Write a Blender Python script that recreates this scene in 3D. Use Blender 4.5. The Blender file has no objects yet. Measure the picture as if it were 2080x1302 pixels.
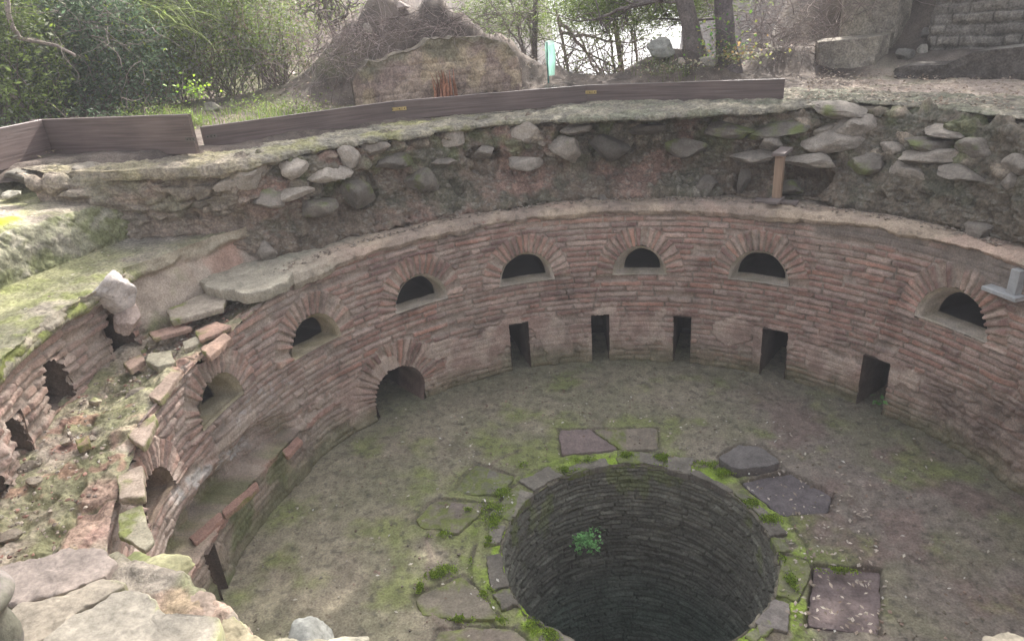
import bpy, math, random
import numpy as np
from mathutils import Matrix, Vector
S = bpy.context.scene
C = S.collection
R_ = math.radians
# ------------------------------------------------------------------ camera
CF, CTH, CRO, CYAW, CD, CH = 1408.76, 0.4265, -0.0784, -0.1917, 4.212, 4.0
_cp, _sp = math.cos(CTH), math.sin(CTH)
FW = np.array([math.sin(CYAW)*_cp, math.cos(CYAW)*_cp, -_sp])
_rt = np.array([math.cos(CYAW), -math.sin(CYAW), 0.0])
_up = np.cross(_rt, FW)
RT = _rt*math.cos(CRO) + _up*math.sin(CRO)
UP = -_rt*math.sin(CRO) + _up*math.cos(CRO)
CP = np.array([0.0, -CD, CH])
cam = bpy.data.cameras.new('camera')
cam.sensor_width = 36.0
cam.lens = CF/2080*36
cam.clip_start = 0.05
cam.clip_end = 5000
co = bpy.data.objects.new('camera', cam)
C.objects.link(co)
m = Matrix.Identity(4)
for i in range(3):
    m[i][0] = RT[i]; m[i][1] = UP[i]; m[i][2] = -FW[i]; m[i][3] = CP[i]
co.matrix_world = m
S.camera = co
# ------------------------------------------------------------------ world, sun, exposure
SUN_EL, SUN_AZ = R_(38), R_(12)          # azimuth measured from +Y towards +X
w = bpy.data.worlds.new("World"); S.world = w
w.use_nodes = True
nt = w.node_tree
bg = nt.nodes['Background']
sky = nt.nodes.new('ShaderNodeTexSky')
sky.sky_type = 'NISHITA'
sky.sun_disc = False
sky.sun_elevation = SUN_EL
sky.sun_rotation = SUN_AZ
sky.air_density = 1.0; sky.dust_density = 6.0; sky.ozone_density = 1.0
hs = nt.nodes.new('ShaderNodeHueSaturation')
hs.inputs['Saturation'].default_value = 0.28
nt.links.new(sky.outputs[0], hs.inputs['Color'])
nt.links.new(hs.outputs[0], bg.inputs['Color'])
bg.inputs['Strength'].default_value = 0.15
sl = bpy.data.lights.new('sun', 'SUN')
sl.energy = 3.6; sl.angle = R_(.8); sl.color = (1, .95, .88)
so = bpy.data.objects.new('sun', sl); C.objects.link(so)
sd = Vector((math.sin(SUN_AZ)*math.cos(SUN_EL), math.cos(SUN_AZ)*math.cos(SUN_EL), math.sin(SUN_EL)))
so.rotation_euler = sd.to_track_quat('Z', 'Y').to_euler()
so.location = (0, 0, 30)
S.view_settings.view_transform = 'Standard'
S.view_settings.look = 'None'
S.view_settings.gamma = 1
S.view_settings.exposure = 1.72
S.cycles.max_bounces = 6
S.cycles.diffuse_bounces = 4
S.cycles.transparent_max_bounces = 4
# ------------------------------------------------------------------ noise helpers
rng = np.random.default_rng(7)
_perm = rng.permutation(256); _perm = np.concatenate([_perm, _perm, _perm])
_g = rng.normal(size=(256, 3)); _g /= np.linalg.norm(_g, axis=1)[:, None]
def pn(x, y, z):
    x, y, z = np.broadcast_arrays(np.asarray(x, float), np.asarray(y, float), np.asarray(z, float))
    xi = np.floor(x).astype(int); yi = np.floor(y).astype(int); zi = np.floor(z).astype(int)
    xf = x-xi; yf = y-yi; zf = z-zi
    xi &= 255; yi &= 255; zi &= 255
    u = xf*xf*xf*(xf*(xf*6-15)+10); v = yf*yf*yf*(yf*(yf*6-15)+10); ww = zf*zf*zf*(zf*(zf*6-15)+10)
    def gr(dx, dy, dz):
        h = _perm[_perm[_perm[xi+dx]+yi+dy]+zi+dz]
        g = _g[h]
        return g[..., 0]*(xf-dx)+g[..., 1]*(yf-dy)+g[..., 2]*(zf-dz)
    def lp(a, b, t): return a+(b-a)*t
    x00 = lp(gr(0, 0, 0), gr(1, 0, 0), u); x10 = lp(gr(0, 1, 0), gr(1, 1, 0), u)
    x01 = lp(gr(0, 0, 1), gr(1, 0, 1), u); x11 = lp(gr(0, 1, 1), gr(1, 1, 1), u)
    return 1.5*lp(lp(x00, x10, v), lp(x01, x11, v), ww)
def fbm(P, sc, oc=4, off=0.0, gain=.5):
    a = 1.0; t = 0; s = sc; tot = 0
    for i in range(oc):
        t = t + a*pn(P[..., 0]*s+off+i*17.3, P[..., 1]*s+off*1.7+i*5.1, P[..., 2]*s+off*.6)
        tot += a; a *= gain; s *= 2.03
    return t/tot*1.6
def rid(P, sc, oc=3, off=0.0):
    return 1-np.abs(fbm(P, sc, oc, off))*1.8
def hsh(a, b=0, c=0):
    a = np.asarray(a).astype(np.int64); b = np.asarray(b).astype(np.int64)
    n = (a*374761393 + b*668265263 + c*974634777) & 0xffffffff
    n = ((n ^ (n >> 13))*1274126177) & 0xffffffff
    n = ((n ^ (n >> 16))*2246822519) & 0xffffffff
    return ((n ^ (n >> 15)) & 0xffff)/65535.0
def worley(P, sc, seed=0):
    Q = P*np.asarray(sc); I = np.floor(Q).astype(int); F = Q-I
    d1 = np.full(Q.shape[:-1], 9.); d2 = d1.copy(); idn = np.zeros(Q.shape[:-1])
    for dx in (-1, 0, 1):
        for dy in (-1, 0, 1):
            for dz in (-1, 0, 1):
                a = I[..., 0]+dx; b = I[..., 1]+dy+(I[..., 2]+dz)*7919
                h1 = hsh(a, b, seed+1); h2 = hsh(a, b, seed+2); h3 = hsh(a, b, seed+3)
                d = (dx+h1-F[..., 0])**2+(dy+h2-F[..., 1])**2+(dz+h3-F[..., 2])**2
                cl = d < d1
                d2 = np.where(cl, d1, np.minimum(d2, d)); idn = np.where(cl, hsh(a, b, seed+9), idn); d1 = np.where(cl, d, d1)
    return np.sqrt(d1), np.sqrt(d2), idn
def ss(a, b, x):
    t = np.clip((x-a)/(b-a), 0, 1); return t*t*(3-2*t)
def mix(a, b, t):
    t = np.asarray(t)[..., None]; return np.asarray(a)*(1-t)+np.asarray(b)*t
# ------------------------------------------------------------------ pixel rays of the survey photo -> real points (placement aid)
def ray(px, py):
    d = FW+RT*((px-1040)/CF)-UP*((py-651)/CF)
    return d
def hz(px, py, z):
    d = ray(px, py); return CP+d*((z-CH)/d[2])
def hr(px, py, r):
    d = ray(px, py); a = d[0]**2+d[1]**2; b = 2*(CP[0]*d[0]+CP[1]*d[1]); c = CP[0]**2+CP[1]**2-r*r
    return CP+d*((-b+math.sqrt(max(b*b-4*a*c, 0)))/(2*a))
# ------------------------------------------------------------------ materials
def mat(name, rough=.9, fine=60, fstr=.35, bump=.006, bscale=45, trans=0.0, base=None, spec=.25, mid=7, mstr=.22):
    mm = bpy.data.materials.new(name); mm.use_nodes = True
    n = mm.node_tree; L = n.links; b = n.nodes['Principled BSDF']
    b.inputs['Roughness'].default_value = rough
    b.inputs['Specular IOR Level'].default_value = spec
    if base is None:
        at = n.nodes.new('ShaderNodeAttribute'); at.attribute_name = 'Col'; src = at.outputs['Color']
    else:
        rg = n.nodes.new('ShaderNodeRGB'); rg.outputs[0].default_value = (*base, 1); src = rg.outputs[0]
    tc = n.nodes.new('ShaderNodeTexCoord')
    def nz(sc, det=4):
        t = n.nodes.new('ShaderNodeTexNoise'); t.inputs['Scale'].default_value = sc; t.inputs['Detail'].default_value = det
        t.inputs['Roughness'].default_value = .65
        L.new(tc.outputs['Object'], t.inputs['Vector']); return t.outputs['Fac']
    def rngm(f, lo, hi):
        r = n.nodes.new('ShaderNodeMapRange'); r.inputs['From Min'].default_value = .3; r.inputs['From Max'].default_value = .7
        r.inputs['To Min'].default_value = lo; r.inputs['To Max'].default_value = hi; L.new(f, r.inputs['Value']); return r.outputs[0]
    f1 = rngm(nz(fine), 1-fstr, 1+fstr); f2 = rngm(nz(mid), 1-mstr, 1+mstr)
    mu = n.nodes.new('ShaderNodeMath'); mu.operation = 'MULTIPLY'; L.new(f1, mu.inputs[0]); L.new(f2, mu.inputs[1])
    vm = n.nodes.new('ShaderNodeVectorMath'); vm.operation = 'SCALE'; L.new(src, vm.inputs[0]); L.new(mu.outputs[0], vm.inputs['Scale'])
    L.new(vm.outputs[0], b.inputs['Base Color'])
    if bump:
        bp = n.nodes.new('ShaderNodeBump'); bp.inputs['Distance'].default_value = bump; bp.inputs['Strength'].default_value = .8
        L.new(nz(bscale, 6), bp.inputs['Height']); L.new(bp.outputs[0], b.inputs['Normal'])
    if trans:
        tr = n.nodes.new('ShaderNodeBsdfTranslucent'); L.new(vm.outputs[0], tr.inputs['Color'])
        ms = n.nodes.new('ShaderNodeMixShader'); ms.inputs[0].default_value = trans
        L.new(b.outputs[0], ms.inputs[1]); L.new(tr.outputs[0], ms.inputs[2])
        L.new(ms.outputs[0], n.nodes['Material Output'].inputs['Surface'])
    return mm
M = {}
M['masonry'] = mat('masonry', .93, 70, .3, .006, 60)
M['rubble'] = mat('rubble', .95, 45, .45, .012, 40, mstr=.3)
M['soil'] = mat('soil', .97, 60, .35, .007, 60, mstr=.18)
M['stone'] = mat('stone', .88, 55, .25, .006, 30, mstr=.2)
M['leaf'] = mat('leaf', .6, 20, .1, 0, 10, trans=.45, spec=.4, mstr=.1)
M['grassblade'] = mat('grassblade', .6, 20, .1, 0, 10, trans=.5, spec=.3, mstr=.1)
M['dryleaf'] = mat('dryleaf', .85, 20, .2, 0, 10)
M['bark'] = mat('bark', .92, 40, .4, .01, 30)
M['shaft'] = mat('shaft', .8, 50, .35, .008, 40)
# ------------------------------------------------------------------ mesh helpers
def setp(o, label=None, cat=None, group=None, kind=None):
    if label: o['label'] = label
    if cat: o['category'] = cat
    if group: o['group'] = group
    if kind: o['kind'] = kind
    return o
def mesh(name, V, F, col=None, m='stone', parent=None, smooth=True, sharp=0):
    """V (n,3); F list of faces or (k,4)/(k,3) array"""
    me = bpy.data.meshes.new(name)
    V = np.asarray(V, dtype=np.float32).reshape(-1, 3)
    if isinstance(F, np.ndarray):
        k = F.shape[1]; nf = len(F)
        me.vertices.add(len(V)); me.vertices.foreach_set('co', V.ravel())
        me.loops.add(nf*k); me.loops.foreach_set('vertex_index', F.astype(np.int32).ravel())
        me.polygons.add(nf)
        me.polygons.foreach_set('loop_start', np.arange(0, nf*k, k, dtype=np.int32))
        me.polygons.foreach_set('loop_total', np.full(nf, k, dtype=np.int32))
        me.update(calc_edges=True)
    else:
        me.from_pydata(V.tolist(), [], F); me.update()
    me.polygons.foreach_set('use_smooth', np.full(len(me.polygons), bool(smooth)))
    if col is not None:
        col = np.asarray(col, dtype=np.float32)
        if col.ndim == 1: col = np.tile(col, (len(V), 1))
        a = me.color_attributes.new('Col', 'FLOAT_COLOR', 'POINT')
        c4 = np.ones((len(V), 4), dtype=np.float32); c4[:, :3] = np.clip(col.reshape(-1, 3), 0, 1)
        a.data.foreach_set('color', c4.ravel())
    me.materials.append(M[m] if isinstance(m, str) else m)
    if sharp: me.set_sharp_from_angle(angle=R_(sharp))
    o = bpy.data.objects.new(name, me); C.objects.link(o)
    if parent is not None: o.parent = parent
    return o
def sheet(name, P, col, m='masonry', keep=None, parent=None, wrap=False):
    n, k = P.shape[:2]
    idx = np.arange(n*k).reshape(n, k)
    if wrap: idx = np.vstack([idx, idx[:1]])
    F = np.stack([idx[:-1, :-1], idx[1:, :-1], idx[1:, 1:], idx[:-1, 1:]], -1)
    if keep is not None:
        kk = keep if not wrap else np.vstack([keep, keep[:1]])
        ok = kk[:-1, :-1] & kk[1:, :-1] & kk[1:, 1:] & kk[:-1, 1:]
        F = F[ok]
    F = F.reshape(-1, 4)
    V = P.reshape(-1, 3); cc = col.reshape(-1, 3)
    if keep is not None:
        used = np.zeros(len(V), bool); used[F.ravel()] = True
        mp = np.cumsum(used)-1; V = V[used]; cc = cc[used]; F = mp[F]
    return mesh(name, V, F, cc, m, parent)
def pol(th, r, z):
    return np.stack(np.broadcast_arrays(r*np.cos(th), r*np.sin(th), z), -1)
def empty(name, loc, label=None, cat=None, group=None):
    o = bpy.data.objects.new(name, None); C.objects.link(o); o.location = loc
    o.empty_display_size = .1
    return setp(o, label, cat, group)
def keys(th, tab):
    """tab: {deg: [(r,z),...]} -> array (len(th), K, 2)"""
    ks = sorted(tab); A = np.array([tab[k] for k in ks], float)
    d = np.degrees(th); out = np.zeros((len(th), A.shape[1], 2))
    for i in range(A.shape[1]):
        for j in range(2): out[:, i, j] = np.interp(d, ks, A[:, i, j])
    return out
def prof(KP, step):
    """resample each profile polyline KP (n,K,2) with segment counts fixed from the mean length"""
    out = []; seg = []
    ml = np.linalg.norm(np.diff(KP, axis=1), axis=2).max(axis=0)
    for i in range(KP.shape[1]-1):
        c = max(2, int(ml[i]/step)); t = np.arange(c)/c
        out.append(KP[:, i, None, :]*(1-t)[None, :, None]+KP[:, i+1, None, :]*t[None, :, None]); seg += list(i+t)
    out.append(KP[:, -1:, :]); seg.append(KP.shape[1]-1)
    return np.concatenate(out, 1), np.array(seg)
def normals(P):
    du = np.gradient(P, axis=0); dv = np.gradient(P, axis=1)
    n = np.cross(du, dv); n /= (np.linalg.norm(n, axis=-1, keepdims=True)+1e-9); return n
def blur(A, k):
    for ax in (0, 1):
        for _ in range(k):
            B = np.pad(A, [(1, 1) if i == ax else (0, 0) for i in range(A.ndim)], mode='edge')
            sl0 = [slice(None)]*A.ndim; sl1 = sl0[:]; sl2 = sl0[:]
            sl0[ax] = slice(0, -2); sl1[ax] = slice(1, -1); sl2[ax] = slice(2, None)
            A = B[tuple(sl0)]*.25+B[tuple(sl1)]*.5+B[tuple(sl2)]*.25
    return A
# ------------------------------------------------------------------ albedo palette (linear)
BRK = np.array([.335, .205, .168]); BRK2 = np.array([.225, .140, .122]); BRKO = np.array([.40, .215, .160]); BRKP = np.array([.45, .345, .295])
MOR = np.array([.40, .325, .27]); PLA = np.array([.50, .40, .335]); GRY = np.array([.30, .28, .26])
MOSS = np.array([.155, .175, .045]); MOSD = np.array([.075, .09, .035]); MOSB = np.array([.22, .30, .03]); DIRT = np.array([.145, .125, .10])
DRT2 = np.array([.125, .105, .095]); STN = np.array([.36, .31, .26]); DRK = np.array([.06, .055, .048]); BEI = np.array([.42, .33, .25])
R0 = 3.3124
# ------------------------------------------------------------------ brickwork field
def bricks(s, z, mod=.064, L=.33, joint=.014, seed=0, wob=1.0):
    """returns (inside 0..1, brick id hash, edge distance)"""
    P = np.stack([s, z, np.zeros_like(s)], -1)
    zz = z+wob*(.012*pn(s*.7, z*.5, 3.1+seed)+.004*pn(s*3.1, z*2.2, 8.+seed))
    k = np.floor(zz/mod); fz = zz-k*mod
    x = s+hsh(k, 5, seed)*L*3+.01*pn(s*5, z*9, 1.)
    i = np.floor(x/L)
    Jt = .36*L
    b0 = i*L+Jt*(hsh(i, k, seed+11)-.5)*2
    i = np.where(x < b0, i-1, i)
    b1 = (i+1)*L+Jt*(hsh(i+1, k, seed+11)-.5)*2
    i = np.where(x >= b1, i+1, i)
    b0 = i*L+Jt*(hsh(i, k, seed+11)-.5)*2; b1 = (i+1)*L+Jt*(hsh(i+1, k, seed+11)-.5)*2
    tj = joint*(.7+.7*hsh(i, k, seed+21))
    d = np.minimum(np.minimum(x-b0, b1-x)-tj*.45, np.minimum(fz, mod-fz)-tj*.5)
    idh = hsh(i, k, seed+3)
    return d, idh
def shade_bricks(d, idh, P, ero):
    """d edge distance, ero 0..1 erosion -> (height, colour)"""
    dn = d+.005*fbm(P, 26, 3, 4.)
    ins = ss(-.001, .006, dn)
    h2 = (idh*7.13) % 1; h3 = (idh*31.7) % 1; h4 = (idh*101.3) % 1
    miss = (h3 < .05+.12*ero)
    hgt = ins*(.023+.022*(h2-.4))*(1-.6*ero)*np.where(miss, -.3, 1)
    hgt = hgt+.005*fbm(P, 30, 3, 2.)+.006*fbm(P, 9, 2, 12.)
    c = mix(BRK, BRK2, ss(.35, .9, h2)); c = mix(c, BRKO, (h4 > .90)*.6); c = mix(c, BRKP, (h4 < .22)*.6)
    c = c*(.78+.42*h3)[..., None]
    c = mix(c, MOR, .55*ss(.05, .8, fbm(P, 6, 4, 7.)+.2)+.28*ero)
    mo = MOR*(.80+.25*fbm(P, 14, 2, 3.))[..., None]
    col = mix(mo, c, ins*np.where(miss, .35, 1)*(1-.25*ero))
    return hgt, col
# openings: (theta deg, sill z, radius) ; slots: (theta, half width deg, top, bottom)
NICHES = [(196.0, 1.08, .24), (177.6, 1.17, .285), (156.0, 1.14, .30), (133.4, 1.12, .315), (111.5, 1.11, .32), (89.0, 1.11, .30), (66.6, 1.11, .315), (33.6, 1.14, .33)]
DOOR = (140.6, .20, .315)
SLOTS = [(113.8, 1.95, .62), (96.9, 1.75, .61), (80.4, 1.65, .60), (62.6, 2.3, .585), (44.3, 2.25, .575), (191.6, 1.0, .46)]
def inner_field(th, z, thr):
    """radial offset (positive = towards the axis), colour and keep mask; thr = theta in degrees grid"""
    s = th*R0
    P = pol(th, R0, z)
    lowz = ss(.66, .58, z+.03*pn(s*2, z*2, 4.))
    left = ss(150, 158, thr)
    ero = np.clip(ss(.15, .75, fbm(P, 1.3, 4, 5.)+.1)*.75+lowz*.6, 0, 1)
    ero = np.clip(ero+left*ss(1.15, .95, z)*.5, 0, 1)
    d, idh = bricks(s, z)
    inop = np.zeros(s.shape, bool); ringm = np.zeros(s.shape)
    jit = .006*pn(s*9, z*9, 2.)+.003*pn(s*40, z*40, 5.)
    def arch(tc, zc, ro, ring, drop, sd):
        nonlocal d, idh, inop, ero, ringm
        u = (thr-tc)*math.pi/180*R0; v = (z-zc)/(1.12 if drop == 0 else 1)
        rho = np.hypot(u, v); ph = np.arctan2(v, u)
        rg = ring*(.94+.10*hsh(np.floor((ph+9)*ro/.062), 3, sd))
        inr = (rho < ro+rg) & (v > -.02)
        rm = ro+ring*.45
        cw = .064/rm
        x = (ph+10)/cw+.25*hsh(np.floor((ph+9)*2), 1, sd)
        i = np.floor(x); f = x-i
        dd = np.minimum(np.minimum(f, 1-f)*cw*rho-.009, np.minimum(rho-ro+.01, ro+rg-rho)-.003)
        d = np.where(inr, dd, d); idh = np.where(inr, hsh(i, 7, sd), idh)
        ero = np.where(inr, ero*.2, ero); ringm = np.maximum(ringm, inr*1.0)
        op = (rho < ro+jit) & (v >= -.004+jit*.6)
        if drop > 0: op = op | ((np.abs(u) < ro+jit) & (v < 0.02) & (v > -drop-.1))
        inop |= op
    for n_, (tc, zc, ro) in enumerate(NICHES): arch(tc, zc, ro, .20, 0, 40+n_)
    arch(DOOR[0], DOOR[1], DOOR[2], .31, .3, 60)
    for tc, hw, top in SLOTS:
        u = (thr-tc); inop |= (np.abs(u) < hw+np.degrees(jit/R0)*1.2) & (z < top+jit)
        lint = (np.abs(u) < hw+1.6) & (z > top) & (z < top+.055)
        d = np.where(lint, np.minimum(z-top, top+.055-z)-.003, d); idh = np.where(lint, .31+tc*.001, idh)
    h, col = shade_bricks(d, idh, P, ero)
    h = h*(1+.15*ringm)+ringm*.008; col = mix(col, col*np.array([1.12, 1.12, 1.1]), ringm)
    h = h+lowz*.012*fbm(P, 5, 4, 9.)+.012*fbm(P, 1.1, 2, 31.)
    # plaster remains low on the wall and a few smears above
    pl = ss(.02, .10, fbm(P*np.array([1, 1, 1.0]), 1.9, 4, 21.)-.05-.25*ss(.55, .72, z)-.4*(thr > 200))*ss(20, 40, thr)
    pl = pl*(z < .78)
    for (tc, zc, a, b) in [(123.5, .42, 2.6, .14), (121, .26, 2.0, .12), (119.3, .13, 1.6, .10), (106.5, .38, 2.7, .2), (104, .25, 1.4, .15), (89, .42, 4.2, .2), (71, .45, 3.6, .14), (55, .35, 1.7, .18), (176, .92, 9, .07), (131, .55, 3.0, .12)]:
        q = ((thr-tc)/a)**2+((z-zc)/b)**2+.9*fbm(P, 4, 4, tc)
        pl = np.maximum(pl, ss(1.05, .85, q))
    pc = mix(PLA, np.array([.36, .25, .21]), ss(-.3, .5, fbm(P, 2.5, 4, 8.)))
    pc = mix(pc, np.array([.30, .21, .175]), .6*ss(.15, .6, fbm(P, 7, 4, 18.)))
    col = mix(col, pc, pl*.9)
    h = h*(1-.75*pl)+pl*(.022+.006*fbm(P, 8, 3, 3.))
    # grey mortar render under the ledge, right part and top
    sm = ss(1.66, 1.74, z+.05*fbm(P, 2, 3, 2.))*ss(70, 62, thr)*ss(.0, .25, fbm(P, 1.2, 2, 77.)+.32)
    sm = np.maximum(sm, ss(1.5, 1.62, z+.05*fbm(P, 2, 3, 2.))*ss(33, 29, thr))
    col = mix(col, np.array([.22, .185, .16])*(1+.25*fbm(P, 5, 4, 2.))[..., None], sm*.9); h = h*(1-.8*sm)+.012*sm
    # exposed rough core at the far right bottom
    co_ = ss(33.5, 30, thr+6*fbm(P, 1.5, 3, 1.)+9*(z-.4))*ss(1.2, .9, z)
    w1, w2, wi = worley(P+.05*np.stack([fbm(P, 4, 3, 1.), fbm(P, 4, 3, 2.), fbm(P, 4, 3, 3.)], -1), 7, 3)
    col = mix(col, mix(np.array([.16, .125, .105]), np.array([.27, .21, .175]), ss(.0, .4, w2-w1))*(.8+.3*wi)[..., None], co_*.6)
    h = h*(1-.5*co_)+co_*(.018*ss(0, .4, w2-w1)+.05*fbm(P, 2.5, 5, 3.)-.02)
    # left part: worn, dusty, with the recess and bench
    be = left*ss(204, 190, thr)
    zb = .48+.012*pn(s*3, 0, 4.)
    rec = be*ss(163, 171, thr+4*fbm(P, 2, 3, 16.))*ss(zb, zb+.02, z)*ss(.86, .60, z+.08*fbm(P, 3, 3, 6.))
    lowb = be*ss(zb+.03, zb, z)*ss(155, 172, thr)
    h = h-rec*(.17+.06*fbm(P, 4, 4, 1.))+lowb*.10
    pinkd = mix(np.array([.31, .25, .21]), MOSS*.9, ss(.0, .45, fbm(P, 2.2, 4, 14.)+.12))
    col = mix(col, pinkd, rec*.85)
    col = mix(col, np.array([.37, .31, .265]), left*(.18+.45*ss(-.2, .5, fbm(P, 1.7, 4, 3.))))
    col = mix(col, np.array([.40, .31, .265]), .45*lowz*(1-left)*ss(-.1, .4, fbm(P, 1.2, 4, 73.)))
    col = mix(col, mix(np.array([.27, .22, .175]), MOSD*1.8, ss(-.1, .35, fbm(P, 2.4, 4, 44.))), lowb*.75)
    lip = be*ss(zb-.055, zb-.045, z)*ss(zb+.004, zb-.002, z)*ss(-.05, .1, pn(s*1.6, 0, 9.)+.05)
    col = mix(col, np.array([.33, .18, .145]), lip*.7); h = h+lip*.02
    # white lime streak
    q = np.abs(z-(.78+.20*np.sin((thr-181)/10)))/.075+.5*fbm(P, 5, 4, 2.)
    st = ss(1.0, .7, q)*ss(170, 174, thr)*ss(196, 190, thr)
    col = mix(col, np.array([.44, .43, .42]), st*.65*ss(-.4, .2, fbm(P, 9, 3, 4.))); h = h+st*.02
    col = mix(col, np.array([.48, .45, .45]), .6*ss(.15, .5, fbm(P, 7, 4, 61.))*ss(160, 165, thr)*ss(178, 172, thr)*ss(.85, .95, z)*ss(1.15, 1.05, z))
    # damp moss towards the floor
    mo = ss(.34, .0, z+.12*fbm(P, 3, 4, 2.))
    col = mix(col, MOSD*1.35, mo*.62)
    # small stains
    col = col*(1-.30*ss(.2, .7, fbm(P, 1.9, 4, 91.)))[..., None]
    zt = np.interp(thr, [0, 155, 162, 166, 170, 180, 190, 200, 208, 226, 238, 380], [1.9, 1.9, 1.88, 1.83, 1.79, 1.73, 1.68, 1.61, 1.56, 1.50, 1.9, 2.2])
    kk = np.floor((zt+.03*pn(s*2.3, 0., 3.)+.025*pn(s*7, 0., 6.))/.064)*.064
    keep = (~inop) & (z <= np.where(thr < 158, 1.9, kk+.012))
    return h, col, keep
brick_wall = None
def inner_wall():
    global brick_wall
    th = np.arange(R_(12), R_(233), .0023)
    zr = np.concatenate([np.linspace(-.05, .455, 64), np.linspace(.46, .53, 16), np.linspace(.538, 1.93, 176)])
    T, Z = np.meshgrid(th, zr, indexing='ij')
    h, col, keep = inner_field(T, Z, np.degrees(T))
    o = sheet('circular_brick_wall', pol(T, R0-h, Z), col, 'masonry', keep)
    setp(o, 'sunken circular wall of thin red bricks pierced by a row of small arched niches around the pit', 'wall')
    brick_wall = o
    th = np.arange(R_(232.5), R_(372.5), .008); zr = np.linspace(-.05, 2.2, 90)
    T, Z = np.meshgrid(th, zr, indexing='ij')
    h, col, keep = inner_field(T, np.minimum(Z, 1.9), np.degrees(T))
    Tw = np.degrees(T)
    sheet('near_side_brickwork', pol(T, R0-h, Z), col, 'masonry', None, o)
inner_wall()
# niche linings and flues behind the openings, deep ends painted dark as shade
def lining(name, tc, zc, ro, parent, R=R0, depth=.32, r2=.66, tilt=0.0, rb=.03, skew=0.0, col1=None, drop=0.0, dark=.045, flue=.9, low=.0):
    ns = 28
    rings = []; cols = []
    c1 = np.array([.54, .47, .40]) if col1 is None else np.array(col1)
    deps = [(-rb, ro*1.02, 0), (.0, ro*.975, 0), (.015, ro*.95, 0)]
    for q in np.linspace(.1, 1, 9): deps.append((depth*q, ro*(.95+(r2-.95)*q), q))
    deps.append((depth+.03, ro*r2*1.02, 1)); deps.append((depth+.25, ro*r2*1.05, 1)); deps.append((depth+flue, ro*r2*.9, 1))
    t0 = R_(tc)
    for k, (dp, rr, q) in enumerate(deps):
        a = np.linspace(0, math.pi, ns)
        u = np.concatenate([rr*np.cos(a), np.linspace(-rr, rr, 14)[1:-1]])+skew*q
        v = np.concatenate([rr*np.sin(a), np.zeros(12)])
        if drop: v[ns:] = -drop
        else: v = v*1.12
        v = v-low*q-.012*(k > 2)
        rad = R+dp
        P = pol(t0+u/R0*(R0/rad)*.999, rad, zc+v)
        P = P+.010*np.stack([fbm(P, 5, 3, 1.), fbm(P, 5, 3, 5.), fbm(P, 5, 3, 8.)], -1)*(k > 0)
        rings.append(P)
        c = mix(c1, c1*np.array([.82, .82, .74]), ss(-.3, .4, fbm(P, 6, 3, 3.)))
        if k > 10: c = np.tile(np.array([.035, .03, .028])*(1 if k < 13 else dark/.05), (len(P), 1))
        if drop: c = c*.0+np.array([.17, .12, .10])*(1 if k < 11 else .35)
        cols.append(c)
    A = np.stack(rings); Cc = np.stack(cols)
    n, k = A.shape[:2]
    idx = np.arange(n*k).reshape(n, k)
    nx = np.roll(idx, -1, 1)
    F = np.stack([idx[:-1], idx[1:], nx[1:], nx[:-1]], -1).reshape(-1, 4).tolist()
    F.append(idx[-1].tolist())
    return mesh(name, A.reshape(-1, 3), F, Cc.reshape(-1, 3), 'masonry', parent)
for n_, (tc, zc, ro) in enumerate(NICHES):
    cfg = {0: (.95, .0, [.24, .18, .14]), 1: (.68, -.05, [.38, .33, .24]), 2: (.80, -.06, [.48, .41, .30]), 3: (.78, -.05, None), 4: (.82, -.02, None), 5: (.68, -.03, None), 6: (.80, .03, None), 7: (.72, .06, None)}[n_]
    o = lining('niche_lining', tc, zc, ro, brick_wall, r2=cfg[0], skew=cfg[1], col1=cfg[2], depth=.25)
lining('doorway_passage', DOOR[0], DOOR[1], DOOR[2], brick_wall, depth=.5, r2=.95, drop=.26)
def slot_box(tc, hw, top, R=R0, depth=1.0):
    rr = []; cc = []
    for k, dp in enumerate([-.03, 0, .06, .2, .5, depth]):
        t0 = R_(tc); a = R_(hw)*1.02
        zb = -.03; n = 8
        tt = np.concatenate([np.linspace(-a, a, n), np.full(n, a), np.linspace(a, -a, n), np.full(n, -a)])
        zz = np.concatenate([np.full(n, top), np.linspace(top, zb, n), np.full(n, zb), np.linspace(zb, top, n)])
        P = pol(t0+tt*(R0/(R+dp)), R+dp, zz); P = P+.008*np.stack([fbm(P, 9, 3, 1.), fbm(P, 9, 3, 5.), fbm(P, 9, 3, 8.)], -1)*(k > 0)
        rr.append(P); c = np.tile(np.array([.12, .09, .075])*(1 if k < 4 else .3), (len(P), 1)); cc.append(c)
    A = np.stack(rr); idx = np.arange(A.shape[0]*A.shape[1]).reshape(A.shape[:2]); nx = np.roll(idx, -1, 1)
    F = np.stack([idx[:-1], idx[1:], nx[1:], nx[:-1]], -1).reshape(-1, 4).tolist(); F.append(idx[-1].tolist())
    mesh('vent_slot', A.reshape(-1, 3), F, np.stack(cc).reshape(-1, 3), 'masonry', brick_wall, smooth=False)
for tc, hw, top in SLOTS: slot_box(tc, hw, top, R0 if tc < 150 else R0-.1)
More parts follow.
